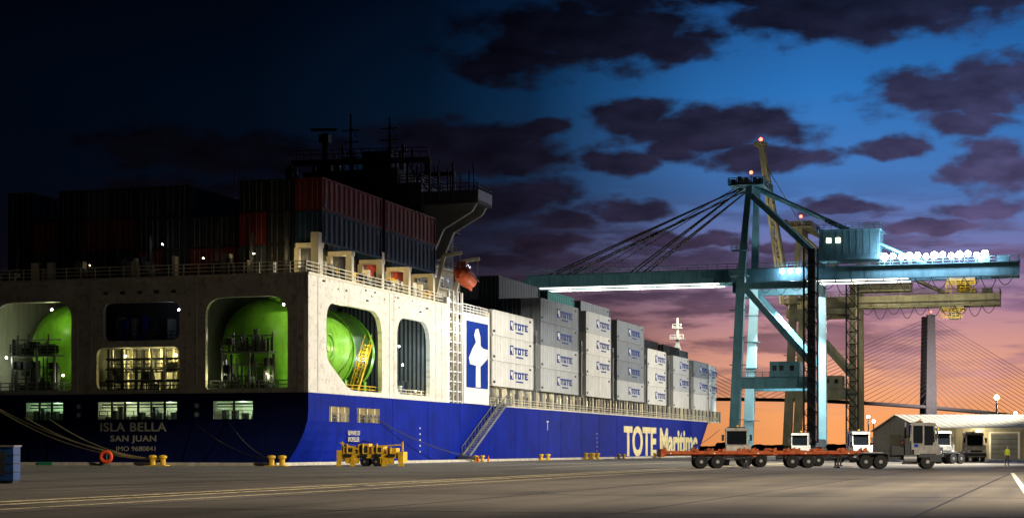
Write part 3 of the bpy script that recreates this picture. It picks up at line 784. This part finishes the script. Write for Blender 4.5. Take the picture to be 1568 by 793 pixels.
trailer(12.4,149,H(1.5),9.4); trailer(20.6,153,H(-2),9.4)
trailer(17.5,160,H(2),10.0); trailer(24.,168,H(0),9.0)
tractor(22.2,177,H(-95)); tractor(37.4,232,H(-100)); tractor(40.8,214,H(-80)); tractor(47.6,204,H(-70),cabd); tractor(58.4,228,H(-92)); tractor(46.2,196,H(-150),cabd)

# ------------------------------------------------------------------ warehouse, masts
wh_m = mat('warehouse_cladding',(.40,.36,.28),.6,var=.2,scale=.3,streak=.4)
rf_m = mat('warehouse_roof',(.42,.40,.33),.6,var=.2,scale=.2,streak=.3)
wh = MB(); x0=67.0
wh.box(x0,125,292,292.3,0,5.1,wh_m); wh.box(x0,x0+.3,292.3,332,0,5.1,wh_m); wh.box(x0,125,331.7,332,0,5.1,wh_m)
wh.add([(x0-.4,291.6,5.0),(125.5,291.6,5.0),(125.5,312,7.6),(x0-.4,312,7.6),(x0-.4,332.5,5.0),(125.5,332.5,5.0),
        (x0-.4,291.6,4.8),(125.5,291.6,4.8),(125.5,312,7.4),(x0-.4,312,7.4),(x0-.4,332.5,4.8),(125.5,332.5,4.8)],
       [(0,1,2,3),(3,2,5,4),(6,9,8,7),(9,10,11,8),(0,6,7,1),(4,5,11,10),(0,3,9,6),(3,4,10,9)],rf_m)
wh.add([(x0+.1,292,5.05),(x0+.1,332,5.05),(x0+.1,312,7.5)],[(0,1,2)],wh_m)
for k in range(47): wh.box(x0+.4+k*1.2,x0+.46+k*1.2,291.94,292,0,4.8,wh_m); wh.beam((x0+.4+k*1.2,291.7,5.03),(x0+.4+k*1.2,312,7.62),.06,.06,rf_m)
wh.box(78,82.4,291.9,291.99,0,4.0,steel_gr)
for z in (.8,1.6,2.4,3.2): wh.box(78,82.4,291.86,291.92,z,z+.06,steel_dk)
wh.box(77.7,78,291.8,292,0,4.2,white_p); wh.box(82.4,82.7,291.8,292,0,4.2,white_p); wh.box(77.7,82.7,291.8,292,4.2,4.4,white_p)
wh.box(70,71.1,291.9,291.99,0,2.3,steel_gr); wh.box(73.5,75.2,291.9,291.98,1.4,2.6,glass)
wh.box(75.6,76.2,291.3,291.9,4.4,4.6,em_y)
wh.done('warehouse_building')
of = MB()
of.box(0,4.4,0,6,0,3.6,wh_m); of.box(-.2,4.6,-.2,6.2,3.6,3.8,rf_m); of.box(1,2,-.05,-.01,0,2.2,steel_gr); of.box(2.6,3.9,-.05,-.01,1.1,2.2,glass)
of.done('gate_office',None,(59.5,282,0))
point('wall_lamp',None,(76,289.5,4.2),700,(1,.85,.5),.2)
def mast(name,loc,h,heads,items,col=(1,.93,.80)):  # unseen masts, added off frame to light ship, quay and yard
    e=empty(name,loc); b=MB(); b.cyl((0,0,0),(0,0,h),.35,steel_gr,12,.15); b.cyl((0,0,h),(0,0,h+.2),1.3,steel_gr,16)
    for k in range(heads):
        a=2*math.pi*k/heads; b.box(math.cos(a)*1.3-.3,math.cos(a)*1.3+.3,math.sin(a)*1.3-.3,math.sin(a)*1.3+.3,h-.1,h+.4,steel_gr)
    for tg,p,ang,cut_ in items:
        tl=Vector(tg)-Vector(loc); d=Vector((tl.x,tl.y,0)).normalized(); c=d*3.0; zl=h-1.0
        if cut_>0:   # unseen skirt, added to keep the beam off higher parts
            b.cyl((c.x,c.y,zl-cut_*2.5),(c.x,c.y,zl+.8),2.5,steel_gr,40,None,False)
            b.cyl((c.x,c.y,zl+.8),(c.x,c.y,zl+.9),2.5,steel_gr,40)
        else: b.box(c.x-.4,c.x+.4,c.y-.4,c.y+.4,zl+.3,zl+.8,steel_gr)
        b.beam((0,0,zl+.85),(c.x,c.y,zl+.85),.2,.2,steel_gr)
        spot('lamp',e,(c.x,c.y,zl),tl,p,col,ang,.06 if cut_>0 else .5,.5)
    b.done('pole',e)
mast('unseen_floodlight_mast',(72,196,0),32,4,[(W(18,0,10),480000,115,.106)])
mast('unseen_floodlight_mast',(108,300,0),34,4,[((15,336,8),400000,92,0)])
mast('unseen_floodlight_mast',(52,70,0),30,4,[((10,105,0),330000,140,.185)],(1,.84,.64))
mast('unseen_floodlight_mast',(134,440,0),14,4,[((100,380,0),60000,110,0)])
mast('unseen_floodlight_mast',(120,240,0),18,4,[((85,292,3),38000,90,0)],(1,.86,.62))
m_ = MB(); m_.cyl((109,403,0),(109,403,13),.2,steel_gr,8); m_.lathe((109,403,13.2),(0,0,1),sphere_prof(.6),em_y,10); m_.done('street_lamp')
for (x,y,z) in ((87.5,440,9.5),(89,441,8.4),(118,420,10)):
    m_=MB(); m_.cyl((x,y,0),(x,y,z),.15,steel_gr,8); m_.lathe((x,y,z),(0,0,1),sphere_prof(.35),em_c,10); m_.done('street_lamp')

# ------------------------------------------------------------------ cranes
def crane(name,t,main,second,raised,back,lit):
    e=empty(name,W(t,-6),ANG); b=MB(); G=15.4
    ap = 61
    for x in (-9,9):
        mm = main if x<0 else second
        b.beam((x,1.6,2.5),(x,0,39),2.2,2.2,mm,1.8,1.8)
        b.beam((x,0,39),(x*.55,-1.0,ap-2),1.7,1.7,main,1.2,1.2)
        b.beam((x,-G,2.5),(x,-G,45),1.9,1.9,steel_dk if (x<0 and lit) else mm,1.5,1.5)
        b.beam((x,-.2,37.5),(x,-G,20),1.3,1.3,main)
        b.beam((x*.55,-1.2,ap-3),(x,-G,44.5),1.1,1.1,main)
        b.box(x-.9,x+.9,-G+1,.4,14.8,17.2,main)
        b.box(x-.8,x+.8,-G+1,0,36.6,38.0,main)
        for z in (8,20,26,32): b.box(x-1.15,x+1.15,-1.0,2.5,z,z+.12,main)
        for y in (1.6,-G):
            b.box(x-4,x+4,y-.5,y+.5,1.0,1.8,main)
            for k in (-3.2,-1.6,0,1.6,3.2): b.cyl((x+k,y-.3,.42),(x+k,y+.3,.42),.42,steel_dk,12)
            b.box(x-3.8,x+3.8,y-.35,y+.35,.5,1.0,steel_dk)
    for y in (1.5,-G): b.box(-9,9,y-.8,y+.8,2.0,3.8,main); b.box(-8.2,8.2,y-.6,y+.6,36.0,38.2,main)
    b.box(-8.2,8.2,-G-.5,-G+.5,43.5,45,main)
    b.box(-6,6,-1.8,-.4,ap-3,ap-1.4,main); b.box(-7.5,6.5,-4.5,3.2,ap-1.3,ap-1.0,main)
    b.rail([(-7.5,-4.5,ap-1),(-7.5,3.2,ap-1),(6.5,3.2,ap-1),(6.5,-4.5,ap-1),(-7.5,-4.5,ap-1)],1.3,main,1.6,.07)
    for y in (-3.6,-2.4,-.5,1,2.4): b.box(-4,3,y,y+.7,ap-1,ap+R.uniform(.2,1.5),steel_dk)
    for y in (-1.5,1.2): b.cyl((0,y-.3,ap),(0,y+.3,ap),1.2,main,16)
    b.lathe((-2,-1,ap+2.2),(0,0,1),sphere_prof(.4),em_r,8); b.cyl((-2,-1,ap-1),(-2,-1,ap+2),.1,main,6)
    b.box(-10.6,-5,-G+2.5,-6.5,17.3,20.6,main); b.rail([(-10,0,17.2),(-10,-G+1,17.2)],1.2,main,1.5,.06)
    for y in (-11.8,-9.5,-8): b.box(-10.66,-10.6,y,y+.9,18.6,19.7,glass)
    b.box(-10.4,-9,-G+1,.6,17.2,17.35,main)
    for z in range(0,13):
        zz=3+z*3.2
        b.beam((-10.9,-G-1.4,zz),(-10.9,-G+1.4,zz+3.2),.5,.2,steel_dk); b.box(-11.3,-9.8,-G-1.5,-G+1.5,zz,zz+.12,steel_dk)
        b.beam((-10.9,-G+1.5,zz),(-10.9,-G-1.5,zz+3.2),.12,.12,steel_dk)
    for y in (-G-1.5,-G+1.5):
        for x in (-11.3,-9.9): b.beam((x,y,3),(x,y,45),.22,.22,steel_dk)
    y0 = 2
    segs = [(-back,y0)] if raised else [(-back,50.5)]
    for a,c in segs:
        for x in (-3.6,3.6):
            b.box(x-.75,x+.75,a,c,38.6,41.3,main); b.box(x-1.9 if x<0 else x+.8,x-.8 if x<0 else x+1.9,a,c,41.3,41.4,main)
            b.box(x-.95,x+.95,a,c,38.58,38.72,main); b.box(x-.95,x+.95,a,c,41.2,41.32,main)
            b.rail([(x*1.5,a,41.4),(x*1.5,c,41.4)],1.2,main,2.2,.06,2)
            k=a+1
            while k<c: b.box(x-.82,x+.82,k,k+.12,38.7,41.2,main); k+=3.1
        k=a
        while k<c: b.box(-2.8,2.8,k,k+.5,39.2,40.6,main); k+=6
        if lit:
            for x in (-3.6,3.6):
                b.box(x-.5,x+.5,max(a,6),c-3,38.36,38.54,em_strip)
                b.box(x-.5,x+.5,-G-2-18,-2,38.36,38.54,em_strip)
    if raised:
        for x in (-3,3):
            for dy in (0,2.2): b.beam((x,2+dy,40),(x*.6,9.5+dy*.3,83),.55,.55,main)
            for k in range(20):
                f=k/20;g_=(k+1)/20
                A=Vector((x,2+(0 if k%2 else 2.2),40)).lerp(Vector((x*.6,9.5+(0 if k%2 else .7),83)),f)
                B=Vector((x,2+(2.2 if k%2 else 0),40)).lerp(Vector((x*.6,9.5+(.7 if k%2 else 0),83)),g_)
                b.beam(A,B,.28,.28,main)
        for k in range(11):
            f=k/10; b.beam((-3+1.2*f,3+7.5*f,40+43*f),(3-1.2*f,3+7.5*f,40+43*f),.35,.35,main)
            if k<10: b.beam((-3+1.2*f,3+7.5*f,40+43*f),(3-1.2*f,3.8+7.5*f,44+43*f),.25,.25,main)
        b.box(-2.6,2.6,8.6,11.4,82.6,83.6,main); b.lathe((0,10,84.5),(0,0,1),sphere_prof(.5),em_r,8)
        b.cyl((0,-1,ap),(0,9,78),.12,steel_gr,6)
    else:
        for x in (-4.2,4.2):
            for yy in (45,43.5,26,24.8): b.cyl((x*.6,0,ap-.8),(x,yy,41.6),.17,steel_dk,6)
            b.cyl((x*.4,0,ap+.3),(x*.7,36,41.6),.10,steel_dk,6)
        b.box(-4.6,4.6,49.8,51.6,38.8,40.6,main)
    for x in (-4.0,4.0): b.cyl((x,-1.5,ap-1),(x,-39,41.6),.32,main,8); b.cyl((x*.5,-1.5,ap-.3),(x*.9,-27,47),.12,main,6)
    b.box(-5,5,-29.4,-16.4,42.9,49.2,main if lit else beige)
    b.box(-5.3,5.3,-29.8,-16,49.2,49.5,main); b.rail([(-5.3,-29.8,49.5),(-5.3,-16,49.5),(5.3,-16,49.5)],1.1,main,1.5,.06)
    for k in range(9): b.box(-5.06,-5,-29+k*1.45,-28.9+k*1.45,43.2,49,main)
    for y in (-21,-19): b.box(-5.12,-5.06,y,y+.9,46.6,47.6,em_y if lit else glass)
    b.box(-6.8,-5,-30,-16,42.6,42.8,main); b.rail([(-6.8,-30,42.8),(-6.8,-16,42.8)],1.1,main,1.4,.06)
    b.rail([(-5.3,-back,41.4),(5.3,-back,41.4)],1.3,main,1.2,.07)
    for y in (-back+2,-back+6): b.box(-3,3,y,y+2.4,41.4,43,main)
    k=-back+1
    while k< (-6 if lit else -4):
        pts=[(-5.6,k+3.4*i/8,38.4-3.4*(1-(2*i/8-1)**2)*(.75+.2*math.sin(k))) for i in range(9)]
        b.path(pts,.09,steel_dk,5); k+=3.4
    b.beam((-5.6,-back,38.5),(-5.6,0,38.5),.15,.2,main)
    ty = -46.5 if lit else -40
    b.box(-4.5,4.5,ty-3,ty+3,37.7,38.3,beige); b.box(-2.2,.8,ty-2,ty+.8,35.2,37.6,beige); b.box(-2.25,.85,ty-2.05,ty+.85,35.8,36.9,glass)
    b.rail([(-4.5,ty-3,36.4),(-4.5,ty+3,36.4)],1.3,yellow,1,.07); b.rail([(-4.5,ty-3,35.0),(-4.5,ty+3,35.0)],1.3,yellow,1,.07)
    b.box(-10.6,-8,-1.6,2,45,45.2,main); b.rail([(-10.6,-1.6,45.2),(-10.6,2,45.2)],1.1,main,1,.06)
    b.box(-10.6,-8,-1.6,2.4,39.4,39.6,main); b.rail([(-10.6,-1.6,39.6),(-10.6,2.4,39.6)],1.1,main,1,.06)
    if lit:
        for k in range(13):
            y=-30.6-k*1.75; b.lathe((-5.4,y,43.1+.2*math.sin(k*2.1)),(0,0,1),sphere_prof(.62 if k%3 else .8),em_c,10); b.cyl((-5.4,y,41.4),(-5.4,y,42.8),.06,main,6)
        for y in (-8.5,-10.3,-12.1): b.lathe((-6.0,y,40.6),(0,0,1),sphere_prof(.5),em_c,10)
    b.done('steelwork',e)
    return e
c1 = crane('ship_to_shore_crane',231,teal,paleteal,False,58.5,True)
for y in (-31,-36,-41,-46,-51): point('boom_light',c1,(-7.4,y,43.2),3600,(.80,.82,1),.5)
point('boom_light',c1,(0,-10,37),9000,(.9,.97,1),.6)
spot('leg_light',c1,(6,-7,36),(9,-4,0),120000,(.75,.97,1),70,.6)
spot('leg_light',c1,(0,-8,36),(9,-15,5),100000,(.75,.97,1),60,.6)
for y in (10,25,40): point('boom_light',c1,(0,y,35.5),4500,(1,.95,.8),.6)
c2 = crane('ship_to_shore_crane',310,beige,beige,True,52,False)
point('girder_light',c2,(-12,-25,33),5000,(1,.92,.7),.6); point('girder_light',c2,(-12,-42,33),3600,(1,.92,.7),.6)
point('girder_light',c2,(-10,8,44),4500,(1,.9,.6),.6); point('girder_light',c2,(-12,12,66),2200,(1,.9,.6),.6)

# ------------------------------------------------------------------ cable-stayed bridge and far shore
bc = mat('bridge_concrete',(.40,.38,.38),.8); br=MB(); D=1930
br.beam((451,D,-3),(451,D,146),13,9,bc,8,6); br.beam((453,D+32,-3),(453,D+32,146),13,9,bc,8,6)
br.box(446,456,D,D+32,46,50,bc)
def deckz(x): return 55.5 - .00018*(x-230)**2 if x>230 else 55.5
xs=list(range(-300,1200,50))
for a,c in zip(xs[:-1],xs[1:]):
    br.beam((a,D+16,max(12,deckz(a))),(c,D+16,max(12,deckz(c))),34,2.8,bc)
    if a>600 or a<50: br.box(a-1,a+1,D+8,D+24,-3,max(12,deckz(a)),bc)
for k in range(22):
    f=(k+1)/22
    for sg_ in (-1,1):
        x=451+sg_*200*f; br.cyl((451,D,60+84*f),(x,D,deckz(x)+1),.25,bc,5)
br.cyl((98,D,-3),(98,D,146),5,bc,8,3.5)
for k in range(22):
    f=(k+1)/22; br.cyl((98,D,60+84*f),(98+176*f,D,56),.25,bc,5)
br.lathe((451,D,149),(0,0,1),sphere_prof(1.2),em_r,8)
br.done('cable_stayed_bridge')
for z in (70,20): spot('pylon_fill',None,(440,D-110,z),(451,D,z+30),230000,(1,.85,.85),70,2)  # unseen spots added to brighten the bridge pylon
tree_m = mat('far_trees',(.02,.022,.02),.9)
tl = MB(); x=-1500
while x<2600:
    w_=R.uniform(14,40); h=R.uniform(6,13); z0=-2.6
    tl.prism([(x,z0),(x+w_,z0),(x+w_*.95,h*.8),(x+w_*.7,h),(x+w_*.4,h*.85),(x+w_*.2,h*.95),(x+w_*.05,h*.6)],'y',2600+R.uniform(-20,20),2640,tree_m); x+=w_*.75
tl.done('distant_treeline')
fs_=MB(); fs_.box(-2500,4000,2590,9000,-2.5,.5,tree_m); fs_.done('far_shore')

# ------------------------------------------------------------------ dock worker
def person(loc,rz):
    J=[(0,0,1.0),(0,0,1.22),(0,0,1.48),(0,0,1.60),(0,-.01,1.70),(0,-.01,1.84),
       (.20,0,1.50),(.27,.02,1.20),(.25,-.10,.96),(.24,-.13,.87),
       (-.20,0,1.50),(-.27,.02,1.20),(-.25,-.08,.95),(-.24,-.11,.86),
       (.11,0,.95),(.14,-.06,.53),(.15,.04,.09),(.16,-.14,.05),
       (-.11,0,.95),(-.14,.02,.53),(-.15,.12,.09),(-.16,-.04,.05)]
    E=[(0,1),(1,2),(2,3),(3,4),(4,5),(2,6),(6,7),(7,8),(8,9),(2,10),(10,11),(11,12),(12,13),(0,14),(14,15),(15,16),(16,17),(0,18),(18,19),(19,20),(20,21)]
    Rr=[.16,.15,.17,.06,.10,.08,.075,.055,.04,.035,.075,.055,.04,.035,.10,.07,.05,.04,.10,.07,.05,.04]
    for side in (1,-1):
        base=9 if side>0 else 13; bp=Vector(J[base])
        for k,(dx,l) in enumerate(((-.03,.07),(-.01,.085),(.01,.08),(.03,.06))):
            J.append(tuple(bp+Vector((side*.005,dx,-.045)))); Rr.append(.012); J.append(tuple(bp+Vector((-side*.01,dx-.01,-.045-l)))); Rr.append(.009)
            E.append((base,len(J)-2)); E.append((len(J)-2,len(J)-1))
        J.append(tuple(bp+Vector((-side*.01,-.06,-.05)))); Rr.append(.011); E.append((base,len(J)-1))
    me=bpy.data.meshes.new('p'); me.from_pydata(J,E,[]); o=bpy.data.objects.new('p',me); scene.collection.objects.link(o)
    o.modifiers.new('s','SKIN'); o.modifiers.new('ss','SUBSURF').levels=1
    for i,r in enumerate(Rr):
        v=me.skin_vertices[0].data[i]; v.radius=(r,r*.8 if i<3 else r); v.use_root=(i==0)
    bpy.context.view_layer.update(); me2=eval_mesh(o)
    ms=[mat('work_trousers',(.02,.025,.05)),mat('hi_vis_vest',(.42,.52,.03)),mat('skin',(.35,.2,.13)),mat('hard_hat',(.7,.68,.6)),mat('boots',(.02,.015,.01)),mat('reflective_band',(.7,.7,.7))]
    me2.materials.clear(); [me2.materials.append(m) for m in ms]
    for p in me2.polygons:
        c=p.center; a=abs(c.x)
        p.material_index = 4 if c.z<.13 else 3 if c.z>1.80 else 2 if c.z>1.60 or (a>.2 and c.z<.98) else 5 if a<.2 and 1.2<c.z<1.26 else 1 if c.z>1.02 else 0
        p.use_smooth=True
    q=bpy.data.objects.new('dock_worker',me2); scene.collection.objects.link(q); q.location=loc; q.rotation_euler=(0,0,rz)
person((46.7,169,0),.4)

# ------------------------------------------------------------------ sky
world=bpy.data.worlds.new('World'); scene.world=world; world.use_nodes=True
nt=world.node_tree; N=nt.nodes; L=nt.links; N.clear()
out=N.new('ShaderNodeOutputWorld'); bg=N.new('ShaderNodeBackground'); L.new(bg.outputs[0],out.inputs[0]); bg.inputs[1].default_value=1.
tc=N.new('ShaderNodeTexCoord'); sx=N.new('ShaderNodeSeparateXYZ'); L.new(tc.outputs['Generated'],sx.inputs[0])
def M(op,a,b=None,c=None,cl=False):
    n=N.new('ShaderNodeMath'); n.operation=op; n.use_clamp=cl
    for i,x in enumerate((a,b,c)):
        if x is None: continue
        if isinstance(x,(int,float)): n.inputs[i].default_value=x
        else: L.new(x,n.inputs[i])
    return n.outputs[0]
az=M('MULTIPLY',M('ARCTAN2',sx.outputs[0],sx.outputs[1]),100)
el=M('MULTIPLY',M('ARCSINE',sx.outputs[2]),100)
cb=N.new('ShaderNodeCombineXYZ'); L.new(az,cb.inputs[0]); L.new(el,cb.inputs[1]); UV=cb.outputs[0]
def VM(op,a,b):
    n=N.new('ShaderNodeVectorMath'); n.operation=op
    for i,x in enumerate((a,b)):
        if x is None: continue
        if isinstance(x,tuple): n.inputs[i].default_value=x
        else: L.new(x,n.inputs[i])
    return n.outputs['Value'] if op=='LENGTH' else n.outputs[0]
def noise(vec,sc,det=6,r=.6,color=False):
    n=N.new('ShaderNodeTexNoise'); n.inputs['Scale'].default_value=sc; n.inputs['Detail'].default_value=det; n.inputs['Roughness'].default_value=r
    L.new(vec,n.inputs['Vector']); return n.outputs['Color'] if color else n.outputs['Fac']
def ramp(f,els,mode='EASE'):
    n=N.new('ShaderNodeValToRGB'); L.new(f,n.inputs[0]); cr=n.color_ramp; cr.interpolation=mode
    while len(cr.elements)<len(els): cr.elements.new(.5)
    for e_,(p,c) in zip(cr.elements,els):
        e_.position=p; e_.color=(*c,1) if isinstance(c,tuple) else (c,c,c,1)
    return n.outputs[0]
warp=VM('MULTIPLY',VM('SUBTRACT',noise(VM('MULTIPLY',UV,(.7,1.4,1)),.35,3,.5,True),(.5,.5,.5)),(5,2.2,0))
UVw=VM('ADD',UV,warp)
blobs=[(4.2,22.6,8.2,2.4),(-.5,21.3,4.0,1.3),(8.5,21.8,3,1.2),(18.8,23.6,8.5,2.0),(14.2,24.6,6,1.3),(26.5,24.2,5.5,1.7),
 (10.8,17.3,6.0,1.8),(6.8,18.3,3.4,1.1),(14.2,16.0,4.0,1.0),(5.7,15.9,3,.9),(-3.0,16.5,6.2,1.9),(1.2,16.0,3,1.2),(23.2,18.9,4.6,1.5),(26.4,19.4,3.4,1.7),(25.,17.4,3.0,.9),
 (26.4,15.1,3.0,1.7),(-18.6,16.3,6.5,1.4),(-14,16,5,1.4),(-.5,13.7,5.0,1.4),(6.2,13.2,3.4,.85),(3.1,12.4,2.2,.7),(18,13,3.4,.5),(2,11.2,3.6,.7),(21,16.2,2.2,.6),(2,17.6,1.9,.6),(26,12.9,3.4,.7),(9.5,11.6,4,.6),(15,11.0,3.6,.5),(23.0,12,3.4,.5),(-18,14,6,1.)]
dmin=None
for (u,v,ru,rv) in blobs:
    d=VM('LENGTH',VM('MULTIPLY',VM('SUBTRACT',UVw,(u,v,0)),(1/ru,1/rv,0)),None)
    dmin=d if dmin is None else M('MINIMUM',dmin,d)
n1=noise(VM('MULTIPLY',UV,(.5,1.05,1)),.75,7,.55)
dens=M('ADD',M('SUBTRACT',1.14,dmin),M('MULTIPLY',M('SUBTRACT',n1,.5),1.5))
bl=N.new('ShaderNodeMapRange'); bl.interpolation_type='SMOOTHSTEP'; L.new(dens,bl.inputs[0]); bl.inputs[1].default_value=0; bl.inputs[2].default_value=.55
n2=noise(VM('ADD',VM('MULTIPLY',UV,(.16,.95,1)),(7,3,0)),.75,7,.58)
bandw=ramp(M('MULTIPLY',el,1/26,None,True),[(0,0.),(.10,.25),(.2,.9),(.42,1.),(.52,.35),(.6,0.)],'LINEAR')
b2=N.new('ShaderNodeMapRange'); b2.interpolation_type='SMOOTHSTEP'; L.new(n2,b2.inputs[0]); b2.inputs[1].default_value=.42; b2.inputs[2].default_value=.57
cloud=M('MAXIMUM',bl.outputs[0],M('MULTIPLY',b2.outputs[0],M('MULTIPLY',bandw,.9)))
elf=M('MULTIPLY',el,1/26,None,True)
clear=ramp(elf,[(0,(1.,.37,.11)),(.08,(1.,.40,.15)),(.17,(.88,.40,.26)),(.28,(.55,.28,.33)),(.40,(.21,.20,.43)),(.54,(.07,.20,.52)),(.75,(.025,.17,.50)),(1,(.010,.055,.21))],'LINEAR')
azn=M('MULTIPLY_ADD',az,1/60,.5,True)
azf=ramp(azn,[(.0,.010),(.26,.018),(.42,.045),(.52,.13),(.60,.42),(.68,.78),(.78,1.),(1.,.9)],'LINEAR')
behind=ramp(M('MULTIPLY_ADD',sx.outputs[1],.5,.5,True),[(.3,.03),(.55,.12),(.75,.35),(.93,1.)],'LINEAR')
cc=ramp(elf,[(0,(.60,.28,.18)),(.15,(.28,.13,.15)),(.32,(.100,.058,.11)),(.5,(.040,.035,.082)),(.72,(.019,.020,.050)),(.95,(.0045,.0065,.018))],'LINEAR')
azc=ramp(azn,[(.0,.04),(.3,.06),(.5,.18),(.66,.65),(.8,1.15),(.95,2.0)],'LINEAR')
def mul(a,b):
    n=N.new('ShaderNodeMix'); n.data_type='RGBA'; n.blend_type='MULTIPLY'; n.inputs[0].default_value=1; L.new(a,n.inputs[6]); L.new(b,n.inputs[7]); return n.outputs[2]
n3=ramp(noise(VM('MULTIPLY',UV,(.5,1.2,1)),.9,5,.5),[(.3,.7),(.7,1.4)],'LINEAR')
mx=N.new('ShaderNodeMix'); mx.data_type='RGBA'; L.new(cloud,mx.inputs[0]); L.new(mul(clear,azf),mx.inputs[6]); L.new(mul(mul(cc,azc),n3),mx.inputs[7])
L.new(mul(mx.outputs[2],behind),bg.inputs[0])

# ------------------------------------------------------------------ camera
cam=bpy.data.cameras.new('camera'); cam.sensor_width=36; cam.lens=63.; cam.shift_y=.1853; cam.clip_end=20000; cam.clip_start=.5
co=bpy.data.objects.new('camera',cam); scene.collection.objects.link(co); co.location=(0,0,1.6); co.rotation_euler=(H(90),0,0)
scene.camera=co
